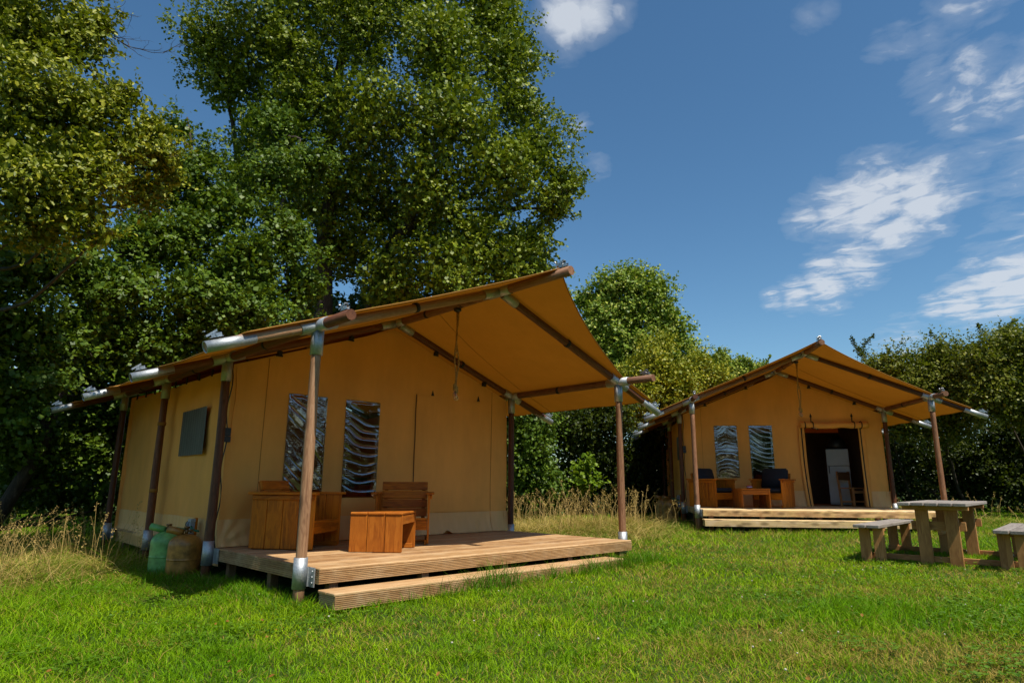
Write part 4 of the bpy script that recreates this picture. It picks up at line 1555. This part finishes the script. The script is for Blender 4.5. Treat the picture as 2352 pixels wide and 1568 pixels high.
shrub('dark hedge shrub low beside the farther tent', (5.2, 21.8),
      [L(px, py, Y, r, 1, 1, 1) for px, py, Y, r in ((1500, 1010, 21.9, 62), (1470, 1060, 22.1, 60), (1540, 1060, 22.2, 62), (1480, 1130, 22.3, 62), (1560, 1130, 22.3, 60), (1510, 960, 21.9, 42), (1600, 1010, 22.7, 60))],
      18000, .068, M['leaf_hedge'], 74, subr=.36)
shrub('loose green shrub rising left of the farther ridge', (8.4, 26),
      [L(px, py, Y, r, 1, 1, 1) for px, py, Y, r in ((1660, 855, 25, 42), (1610, 840, 25, 36), (1710, 860, 25, 36), (1640, 895, 25, 46), (1740, 870, 25, 30), (1690, 900, 25, 45), (1650, 825, 25, 20), (1700, 835, 25, 18), (1750, 845, 25, 17))],
      9000, .085, M['leaf_poplar'], 75, subr=.4)
for k, (lab, base, lobes, n, leaf, mat) in enumerate((
        ('sunlit olive hedge crown above the farther tent right eave', (14.2, 20.5),
         [(2120, 870, 18.8, 60), (2060, 850, 19.0, 50), (2200, 850, 18.4, 70), (2010, 850, 19.4, 34), (2150, 830, 19.0, 50), (2230, 910, 18.2, 60), (2090, 910, 18.8, 60), (2170, 960, 18.8, 70), (2060, 960, 19.2, 62)], 21000, .064, M['leaf_olive']),
        ('tall olive hedge shrub at the right edge of view', (16.0, 18.6),
         [(2270, 830, 17.2, 62), (2340, 810, 16.8, 62), (2300, 890, 16.8, 65), (2380, 870, 16.6, 75), (2420, 800, 16.6, 60), (2320, 780, 17.2, 40), (2260, 920, 17.2, 55), (2450, 900, 16.6, 80), (2370, 940, 17.0, 70)], 21000, .064, M['leaf_olive']),
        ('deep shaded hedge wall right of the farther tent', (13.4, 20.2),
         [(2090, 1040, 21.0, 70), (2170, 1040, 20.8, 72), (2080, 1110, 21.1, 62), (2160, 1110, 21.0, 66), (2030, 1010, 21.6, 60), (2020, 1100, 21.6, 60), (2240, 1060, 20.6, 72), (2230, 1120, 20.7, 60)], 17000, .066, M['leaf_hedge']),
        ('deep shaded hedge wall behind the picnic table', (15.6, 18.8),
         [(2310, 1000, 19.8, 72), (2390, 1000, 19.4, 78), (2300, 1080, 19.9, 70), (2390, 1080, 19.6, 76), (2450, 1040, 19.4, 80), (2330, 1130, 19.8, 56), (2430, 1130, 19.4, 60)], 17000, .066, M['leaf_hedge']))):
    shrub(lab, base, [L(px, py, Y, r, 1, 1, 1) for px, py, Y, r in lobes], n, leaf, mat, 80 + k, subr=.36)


def wispy(label, base, shoots, n, leaf, mat, seed):
    """long loose shoots standing out of the hedge top"""
    r = np.random.default_rng(seed)
    b = Vector(gp(*base))
    t = root('shrub_shoots', Matrix.Translation(b), label, 'shrub', 'wispy shoots')
    inv = Matrix.Translation(-b)
    st, P, Ax = MB(), [], []
    st.path([tuple(b), tuple((b + Vector(shoots[0][0])) / 2), tuple(shoots[0][0])], [.05, .03, .02], 6)
    for p0, p1 in shoots:
        p0, p1 = np.array(p0), np.array(p1)
        q = smooth_path([p0, (p0 + p1) / 2 + r.normal(size=3) * .12, p1], 9, .02, r)
        st.path(q.tolist(), list(np.linspace(.018, .004, 9)), 4, False)
        k = n // len(shoots)
        tt = r.random(k) ** .8
        idx = np.clip((tt * 8).astype(int), 0, 7)
        P.append(q[idx] + (q[idx + 1] - q[idx]) * (tt * 8 - idx)[:, None] + r.normal(size=(k, 3)) * (.10 * (1.15 - tt))[:, None])
        Ax.append(unit(k, r) + (p1 - p0) / np.linalg.norm(p1 - p0) * .5)
    st.build('stem', M['bark'], t, inv)
    P = np.concatenate(P); Ax = np.concatenate(Ax)
    V, F = leaf_geometry(P, Ax, unit(len(P), r) + np.array([0, 0, .6]), leaf * (.6 + .7 * r.random(len(P))), .7, False)
    obj('foliage', np_mesh('foliage', V, F), mat, t, inv)


wispy('thin hawthorn shoots above the farther tent right slope', (12.6, 20.5),
      [(at(2000, 850, 20), at(1955, 775, 20)), (at(2000, 850, 20), at(2008, 770, 20)), (at(2010, 850, 20), at(2040, 800, 20)), (at(1995, 850, 20), at(1975, 800, 20))], 900, .07, M['leaf_hedge'], 5)
wispy('long arching shoots on the hedge top at the right', (15.4, 18.6),
      [(at(2240, 810, 18.4), at(2135, 762, 18.4)), (at(2280, 800, 18.2), at(2250, 745, 18.2)), (at(2330, 780, 18), at(2330, 735, 18)), (at(2190, 840, 18.6), at(2140, 810, 18.6)), (at(2170, 830, 18.6), at(2165, 785, 18.6)),
       (at(2360, 780, 18), at(2390, 740, 18))], 1100, .065, M['leaf_hedge'], 6)
wispy('bare-topped shoots left of the farther ridge', (8.9, 25.5),
      [(at(1740, 870, 24.5), at(1770, 815, 24.5)), (at(1730, 870, 24.5), at(1720, 825, 24.5)), (at(1700, 850, 24.5), at(1650, 800, 24.5)), (at(1600, 850, 24.5), at(1590, 790, 24.5))], 700, .085, M['leaf_poplar'], 7)
# small bright sapling among the tall dry grass
b = gp(2.1, 15.6)
tree('bright_sapling', 'small bright green sapling in the dry grass between the tents', 'shrub',
     [([b, at(1345, 1130, 15.6), at(1345, 1090, 15.6)], .02, .008)],
     [L(1345, 1080, 15.6, 16), L(1330, 1098, 15.6, 13), L(1362, 1100, 15.6, 13), L(1345, 1118, 15.6, 14)], 620, .10, M['leaf_bright'], 95, six=True, sub=8, per_spray=6, twig=.2, limb_r=.008, droop=.6, twigs=False)


# bare twigs reaching out of the left tree against the sky
def bare_branch():
    r = np.random.default_rng(9)
    p0 = at(235, 95, 8.5); b = Vector(p0)
    t = root('bare_branch', Matrix.Translation(b), 'leafless grey branch reaching across the sky gap', 'branch')
    mb = MB()

    def grow(p, d, ln, rad, lev):
        q = [np.array(p)]
        d = np.array(d)
        for i in range(6):
            d = d + r.normal(size=3) * .16
            d /= np.linalg.norm(d)
            q.append(q[-1] + d * ln / 6)
        mb.path([tuple(x) for x in q], list(np.linspace(rad, rad * .4, 7)), 4, False)
        if lev < 3:
            for i in range(1, 7):
                if r.random() < .62:
                    s = d + r.normal(size=3) * .7
                    grow(q[i], s / np.linalg.norm(s), ln * .42, rad * .5, lev + 1)
    grow(tuple(at(225, 70, 8.5)), (at(400, 95, 8.6) - at(225, 70, 8.5)).normalized(), 1.0, .012, 0)
    grow(tuple(at(225, 20, 8.5)), (at(320, -10, 8.5) - at(225, 20, 8.5)).normalized(), .5, .008, 1)
    grow(tuple(at(240, 95, 8.5)), (at(330, 190, 8.5) - at(240, 95, 8.5)).normalized(), .5, .008, 1)
    mb.build('twigs', M['bark'], t, Matrix.Translation(-b))


bare_branch()


# ------------------------------------------------------------------ grass
def in_deck(x, y):
    out = np.zeros(len(x), dtype=bool)
    for T, y0 in ((T1, -.56), (T2, -.56)):
        Ti = np.array(T.inverted())
        lx = Ti[0, 0] * x + Ti[0, 1] * y + Ti[0, 3]
        ly = Ti[1, 0] * x + Ti[1, 1] * y + Ti[1, 3]
        out |= (lx > .10) & (lx < 4.9) & (ly > y0 + .36) & (ly < 7.2)
        out |= (lx > .06) & (lx < (4.25 if T is T1 else 4.88)) & (ly > y0) & (ly <= y0 + .4)
    return out


def local1(x, y, T=T1):
    Ti = np.array(T.inverted())
    return Ti[0, 0] * x + Ti[0, 1] * y + Ti[0, 3], Ti[1, 0] * x + Ti[1, 1] * y + Ti[1, 3]


def blades(name, x, y, h, w, bend, tint, mat, parent=None, seg=2, seed=1, lean_dir=None):
    r = np.random.default_rng(seed)
    n = len(x)
    a = r.random(n) * 2 * PI
    f = np.stack([np.cos(a), np.sin(a), np.zeros(n)], -1)                 # blade width direction
    b = r.random(n) * 2 * PI
    ld = np.stack([np.cos(b), np.sin(b), np.zeros(n)], -1)
    if lean_dir is not None:
        ld = ld + np.array(lean_dir)
    base = np.stack([x, y, gz(x, y) - .02], -1)
    hv = np.stack([np.zeros(n), np.zeros(n), h], -1)
    bl = (bend * h)[:, None] * ld
    if seg >= 2:
        k = 2 * seg + 1
        V = np.empty((n, k, 3))
        for q in range(seg + 1):
            t = q / seg
            c = base + hv * (t - np.minimum(.45, .32 * bend) * t * t)[:, None] + bl * t ** 1.8
            if q < seg:
                ww = f * (w * .5 * (1 - .25 * t))[:, None]
                V[:, 2 * q] = c - ww
                V[:, 2 * q + 1] = c + ww
            else:
                V[:, 2 * q] = c
        tri = []
        for q in range(seg - 1):
            tri += [[2 * q, 2 * q + 1, 2 * q + 3], [2 * q, 2 * q + 3, 2 * q + 2]]
        tri = np.array(tri + [[2 * seg - 2, 2 * seg - 1, 2 * seg]])
    else:
        V = np.empty((n, 3, 3))
        V[:, 0] = base - f * w[:, None] * .5
        V[:, 1] = base + f * w[:, None] * .5
        V[:, 2] = base + hv + bl
        tri = np.array([[0, 1, 2]])
        k = 3
    F = (np.arange(n)[:, None, None] * k + tri[None]).reshape(-1, 3)
    C = np.repeat(np.concatenate([tint, np.ones((n, 1))], 1), k, 0)
    me = np_mesh(name, V.reshape(-1, 3), F, False, C)
    return obj(name, me, mat, parent)


def patch(x, y, s, seed):
    p = np.stack([x * s, y * s, np.zeros(len(x))], -1)
    return vnoise(p, seed) * .6 + vnoise(p * 2.3, seed + 1) * .4


def dryness(x, y):
    d = .14 + .40 * patch(x, y, .9, 3) + .28 * patch(x, y, 2.6, 13)
    d += 1.0 * np.exp(-(((x - 2.9) / .9) ** 2 + ((y - 4.25) / .45) ** 2)) + .8 * np.exp(-(((x - 1.9) / .6) ** 2 + ((y - 4.9) / .35) ** 2))         # worn corner at the lower right
    d += .6 * np.exp(-(((x - 3.2) / 2.2) ** 2 + ((y - 11.0) / 1.7) ** 2))          # trodden strip before the farther deck
    d += .30 * np.exp(-(((x - 4.5) / 3.0) ** 2 + ((y - 6.8) / 1.2) ** 2))
    d += .45 * np.exp(-(((x + 5.2) / 1.2) ** 2 + ((y - 7.0) / 1.6) ** 2))          # dry fringe at the left
    d -= .45 * np.exp(-(((x - 2.9) / .9) ** 2 + ((y - 5.6) / .6) ** 2))            # lush tuft
    d -= .5 * np.exp(-(((x + 2.6) / 2.0) ** 2 + ((y - 6.0) / 1.6) ** 2))
    return np.clip(d, 0, 1)


def lawn():
    r = np.random.default_rng(77)
    V = []
    specs = ((2.6, 5.0, 5600, 2, .0052), (5.0, 7.5, 3400, 2, .0062), (7.5, 10.5, 1700, 2, .0085), (10.5, 15, 750, 1, .0135), (15, 24, 260, 1, .024))
    for q, (y0, y1, dens, seg, wd) in enumerate(specs):
        wmax = .84 * y1 + 1.6
        n = int((y1 - y0) * 2 * wmax * dens)
        x = (r.random(n) * 2 - 1) * wmax
        y = y0 + r.random(n) * (y1 - y0)
        keep = (np.abs(x) < .84 * y + 1.6) & ~in_deck(x, y)
        clump = patch(x, y, 7.0, 5)
        keep &= r.random(n) < .72 + .3 * clump
        x, y, clump = x[keep], y[keep], clump[keep]
        n = len(x)
        lx, ly = local1(x, y)
        edge = np.exp(-np.clip(np.maximum(np.maximum(-lx, 0), np.maximum(-ly - .56, 0)), 0, 9) / .22) * (lx < 5.3) * (ly < 7.5) * (lx > -1.2) * (ly > -1.2)
        lx2, ly2 = local1(x, y, T2)
        edge2 = np.exp(-np.clip(np.maximum(np.maximum(-lx2, 0), np.maximum(-ly2 - .56, 0)), 0, 9) / .2) * (lx2 < 5.3) * (ly2 < 7.5) * (lx2 > -1.2) * (ly2 > -1.2)
        side = np.exp(-np.clip(-lx - .1, 0, 9) / .35) * (lx < .1) * (ly > -.6)
        rough = np.clip(patch(x, y, 1.3, 8), 0, 1)
        h = .035 + .03 * r.random(n) + .032 * np.clip(clump, 0, 1) + .05 * rough * r.random(n)
        tuft = np.exp(-(((x - 2.9) / .9) ** 2 + ((y - 5.6) / .6) ** 2)) + .8 * np.exp(-(((x - 1.6) / .5) ** 2 + ((y - 4.5) / .4) ** 2))
        h += .10 * tuft * r.random(n)
        left = np.clip((-x - .42 * y - .6) / 1.5, 0, 1)
        h += (.07 * edge + .06 * edge2 + .06 * side + .10 * left) * (.35 + .65 * r.random(n))
        h *= np.where(r.random(n) < .02, 1.7, 1.0)
        dry = dryness(x, y)
        isdry = r.random(n) < dry * .7 + .07
        g0 = np.array([.13, .285, .003]); g1 = np.array([.28, .43, .005]); g2 = np.array([.065, .16, .004])
        t = r.random((n, 1))
        mixn = np.clip(.5 + .75 * patch(x, y, 1.7, 21)[:, None] + .35 * (r.random((n, 1)) - .5), 0, 1)
        col = (g0 * (1 - mixn) + g1 * mixn) * (.75 + .5 * t)
        dk = (r.random((n, 1)) < .18)
        col = np.where(dk, g2 * (.8 + .5 * t), col)
        s0 = np.array([.26, .19, .03]); s1 = np.array([.42, .31, .08])
        col = np.where(isdry[:, None], s0 * (1 - t) + s1 * t, col)
        w = wd * (.6 + .8 * r.random(n))
        bend = .3 + 1.0 * r.random(n)
        bend = np.where(isdry, bend + .35, bend)
        V.append((x, y, h, w, bend, col, seg))
    near = [np.concatenate([v[i] for v in V if v[6] == 2]) for i in range(6)]
    far = [np.concatenate([v[i] for v in V if v[6] == 1]) for i in range(6)]
    o = blades('lawn_grass', *near, M['grass'], None, 2, 1)
    tag(o, 'short green lawn grass with drier patches', 'grass', None, 'stuff')
    o = blades('distant_lawn_grass', *far, M['grass'], None, 1, 2)
    tag(o, 'short lawn grass farther back around the tents', 'grass', None, 'stuff')


lawn()


def tall_grass(name, label, spots, n, hmin, hmax, seed, dry=.8, heads=.09):
    """spots: (x, y, sx, sy, weight)"""
    r = np.random.default_rng(seed)
    w = np.array([s[4] for s in spots]); w = w / w.sum()
    k = r.choice(len(spots), n, p=w)
    S = np.array(spots)
    x = S[k, 0] + r.normal(size=n) * S[k, 2]
    y = S[k, 1] + r.normal(size=n) * S[k, 3]
    keep = ~in_deck(x, y)
    lx, ly = local1(x, y)
    keep &= ~((lx > -.05) & (lx < 5.05) & (ly > 0) & (ly < 7.3))
    x, y = x[keep], y[keep]
    n = len(x)
    fall = np.exp(-((x - S[k[keep], 0]) ** 2 / (2 * S[k[keep], 2] ** 2) + (y - S[k[keep], 1]) ** 2 / (2 * S[k[keep], 3] ** 2)))
    tall = r.random(n) ** 3.2 * (.5 + .8 * np.clip(.5 + .6 * patch(x, y, 2.2, 61), 0, 1))
    h = (hmin + (hmax - hmin) * tall) * (.35 + .65 * fall)
    isdry = r.random(n) < dry * (.35 + .85 * fall)
    t = r.random((n, 1))
    col = np.where(isdry[:, None], np.array([.31, .22, .045]) * (1 - t) + np.array([.50, .39, .13]) * t, np.array([.10, .19, .006]) * (.7 + .8 * t))
    wd = .0026 + .0026 * r.random(n) + .0003 * y
    o = blades(name, x, y, h, wd, .7 + 1.9 * r.random(n) ** 1.1, col, M['straw'], None, 3, seed + 1)
    tag(o, label, 'grass', None, 'stuff')
    # seed heads on the tallest stalks
    m = r.choice(n, int(n * heads * .1), p=(h ** 2) / (h ** 2).sum(), replace=False)
    hx, hy, hh = x[m], y[m], h[m] * .5 + (hmin + hmax) * (.35 + .5 * r.random(len(m)))
    nn = len(m)
    lean = r.normal(size=(nn, 2)) * .30
    V, F, C = [], [], []
    for i in range(nn):
        b = np.array([hx[i], hy[i], float(gz(hx[i], hy[i]))])
        d = np.array([lean[i, 0] * hh[i], lean[i, 1] * hh[i], hh[i]])
        c = np.array([.38, .26, .09]) * (.75 + .5 * r.random())
        s = len(V)
        ww = np.array([.0011 + .00012 * hy[i], .0005, 0])
        mid = b + d * np.array([.35, .35, .6]); tip = b + d
        V += [b - ww, b + ww, mid - ww, mid + ww, tip - ww * .6, tip + ww * .6]
        F += [[s, s + 1, s + 3], [s, s + 3, s + 2], [s + 2, s + 3, s + 5], [s + 2, s + 5, s + 4]]
        C += [c] * 6
        dv = d / np.linalg.norm(d)
        for q in range(9):
            p = tip - dv * (.015 * q) + r.normal(size=3) * .010
            a = dv * .5 + unit(1, r)[0] * .7
            a /= np.linalg.norm(a)
            sd = np.cross(a, unit(1, r)[0]); sd /= np.linalg.norm(sd)
            s = len(V)
            ln, wv = .022 + .001 * hy[i], .0035 + .0003 * hy[i]
            V += [p, p + a * ln * .5 + sd * wv, p + a * ln, p + a * ln * .5 - sd * wv]
            F += [[s, s + 1, s + 2], [s, s + 2, s + 3]]
            C += [c * 1.05] * 4
    me = np_mesh('seed_heads', np.array(V), np.array(F), False, np.concatenate([np.array(C), np.ones((len(C), 1))], 1))
    obj('seed_heads', me, M['straw'], o)


tall_grass('dry_meadow_grass', 'tall golden dry grass at the left of the near tent',
           [(-6.6, 8.4, .9, 1.0, 3), (-7.2, 10.0, 1.0, .9, 3), (-5.7, 7.6, .6, .7, 1.6), (-8.3, 9.8, 1.0, 1.2, 2), (-7.4, 11.6, .5, .6, 1.2), (-5.2, 8.6, .45, .5, .7)], 34000, .13, .58, 301, .62)
tall_grass('dry_verge_grass', 'tall golden dry grass between the two tents',
           [(.4, 13.6, .9, .7, 2.4), (1.5, 14.2, .8, .7, 2.4), (2.5, 14.6, .6, .7, 2), (1.0, 15.4, 1.4, .6, 2), (-.4, 13.2, .5, .5, 1), (2.3, 12.9, .5, .6, .8)], 34000, .17, .66, 302, .95)
tall_grass('hedge_foot_grass', 'rough half-dry grass at the foot of the right hedge',
           [(11.0, 15.6, 1.2, .8, 2), (12.5, 14.4, 1.2, .9, 2), (10.0, 16.6, .8, .6, 1), (13.0, 13.0, .8, .8, 1)], 9000, .12, .45, 303, .45)


def tufts():
    """ragged long blades standing against decks, posts and table legs"""
    r = np.random.default_rng(5)
    xs, ys, hs = [], [], []

    def add(T, lx, ly, n, s, h):
        p = T @ Vector((lx, ly, 0))
        xs.append(p.x + r.normal(size=n) * s); ys.append(p.y + r.normal(size=n) * s); hs.append(h * (.45 + .55 * r.random(n)))
    for lx, n, h in ((.9, 26, .22), (1.25, 60, .30), (1.6, 110, .36), (1.85, 140, .44), (2.1, 120, .34), (2.5, 60, .26), (2.75, 90, .30), (3.1, 70, .22), (3.45, 150, .30), (3.8, 150, .26), (4.1, 190, .26), (4.5, 220, .26), (4.8, 160, .22)):
        add(T1, lx, -.66 + .05 * r.random(), n, .09, h)
    for lx in np.arange(4.3, 5.1, .15):
        add(T1, lx, -.35 - .1 * r.random(), 80, .08, .18)
    for ly in np.arange(-.2, 2.4, .14):
        add(T1, -.12 - .08 * r.random(), ly, 55, .09, .19)
    for ly in np.arange(2.4, 5, .2):
        add(T1, -.35, ly, 70, .12, .22)
    for lx in (.5, 1.1, 1.5, 2.2, 3.0, 3.5):
        add(T2, lx, -.7, 50, .12, .16)
    for ly in np.arange(0, 3, .3):
        add(T2, -.35, ly, 60, .12, .22)
    for dx, dy in ((5.25, 8.5), (5.3, 8.1), (4.95, 9.1), (5.5, 7.6), (6.5, 9.5), (5.0, 8.9)):
        xs.append(dx + r.normal(size=110) * .14); ys.append(dy + r.normal(size=110) * .14); hs.append(.11 * (.4 + .6 * r.random(110)))
    x, y, h = np.concatenate(xs), np.concatenate(ys), np.concatenate(hs)
    keep = ~in_deck(x, y)
    x, y, h = x[keep], y[keep], h[keep]
    n = len(x)
    t = r.random((n, 1))
    col = np.where(r.random((n, 1)) < .1, np.array([[.3, .24, .09]]), np.array([[.06, .16, .004]]) * (.75 + .9 * t))
    o = blades('long_grass_tufts', x, y, h, .004 + .004 * r.random(n), .2 + .7 * r.random(n), col, M['grass'], None, 2, 8)
    tag(o, 'ragged long grass tufts against decks and table legs', 'grass', None, 'stuff')


tufts()


def clover():
    r = np.random.default_rng(15)
    n = 24000
    y = 2.7 + r.random(n) ** 1.4 * 7
    x = (r.random(n) * 2 - 1) * (.84 * y + .5)
    keep = ~in_deck(x, y) & (patch(x, y, 1.5, 31) + .45 * patch(x, y, 5, 33) > .18)
    x, y = x[keep], y[keep]
    n = len(x)
    P = np.stack([x, y, gz(x, y) + .015 + .035 * r.random(n)], -1)
    P = np.repeat(P, 3, 0)
    a = np.repeat(r.random(n) * 6.28, 3) + np.tile([0, 2.09, 4.19], n)
    ax = np.stack([np.cos(a), np.sin(a), .15 + .2 * r.random(3 * n)], -1)
    nr = np.stack([np.zeros(3 * n), np.zeros(3 * n), np.ones(3 * n)], -1) + r.normal(size=(3 * n, 3)) * .25
    V, F = leaf_geometry(P, ax, nr, np.repeat(.013 + .012 * r.random(n), 3), .95, True)
    o = obj('clover_leaves', np_mesh('clover', V, F), M['leaf_bright2'])
    tag(o, 'low clover and broad weeds in the lawn', 'weeds', None, 'stuff')
    # white flower heads
    m = 60
    fy = 3.4 + r.random(m) ** 1.2 * 6
    fx = (r.random(m) * 1.5 - .5) * (.8 * fy)
    k = ~in_deck(fx, fy)
    mb = MB()
    for X, Y in zip(fx[k], fy[k]):
        s = .005 + .004 * r.random()
        z = float(gz(X, Y)) + .05 + .04 * r.random()
        mb.lathe([(0, -s), (s * .8, -s * .5), (s, 0), (s * .75, s * .55), (0, s * .9)], 6, Matrix.Translation((X, Y, z)))
    o = mb.build('clover_flowers', M['clover_white'])
    tag(o, 'small white clover flowers scattered in the lawn', 'flowers', None, 'stuff')
    m = 170
    fy = 3.0 + r.random(m) ** 1.5 * 6
    fx = (r.random(m) * 2 - 1) * (.82 * fy)
    k = ~in_deck(fx, fy)
    fx, fy = fx[k], fy[k]
    m = len(fx)
    P = np.stack([fx, fy, gz(fx, fy) + .04 + .03 * r.random(m)], -1)
    V, F = leaf_geometry(P, unit(m, r) * np.array([1, 1, .3]), unit(m, r) * .6 + np.array([0, 0, 1]), .016 + .02 * r.random(m), .7, True)
    o = obj('fallen_leaves', np_mesh('fallen', V, F), M['leaf_brown'])
    tag(o, 'brown curled leaves fallen on the lawn', 'leaves', None, 'stuff')


M['leaf_bright2'] = leaf_mat('clover leaves', (0.0575, 0.1380, 0.0066), (0.0862, 0.1840, 0.0077), (0.1380, 0.2415, 0.0165), .3, .5)
M['leaf_brown'] = leaf_mat('dead leaves', (0.1380, 0.0517, 0.0083), (0.2300, 0.0978, 0.0165), (0.3220, 0.1610, 0.0330), .1, .7)
M['clover_white'] = plain('clover petals', (.5, .46, .36), .8, 0, .2, 60)
clover()


def unseen_woodland():
    """unseen trees added behind and beside the viewpoint to darken what the window film reflects"""
    r = np.random.default_rng(66)
    lobes = []
    for k in range(40):
        if k < 24:
            x, y = -42 + 3.0 * k + r.normal() * .5, -33 - 5 * r.random()
        else:
            x, y = 27 + 3 * r.random(), -34 + 3.1 * (k - 24) + r.normal() * .5
        hgt = 7.0 + 2.0 * r.random()
        for q in range(3):
            lobes.append(((x + r.normal() * .6, y + r.normal() * .6, hgt * (.25 + .3 * q)), (2.4, 2.0, 1.6)))
    me, _ = crown_mesh(lobes, 26000, .5, 67, fill=.5, six=False, sub=10, per_spray=6, twig=.8)
    tag(obj('added_woodland', me, M['leaf_dark']), 'unseen trees added behind the viewer for the window reflections', 'unseen_woodland', None, 'stuff')


unseen_woodland()
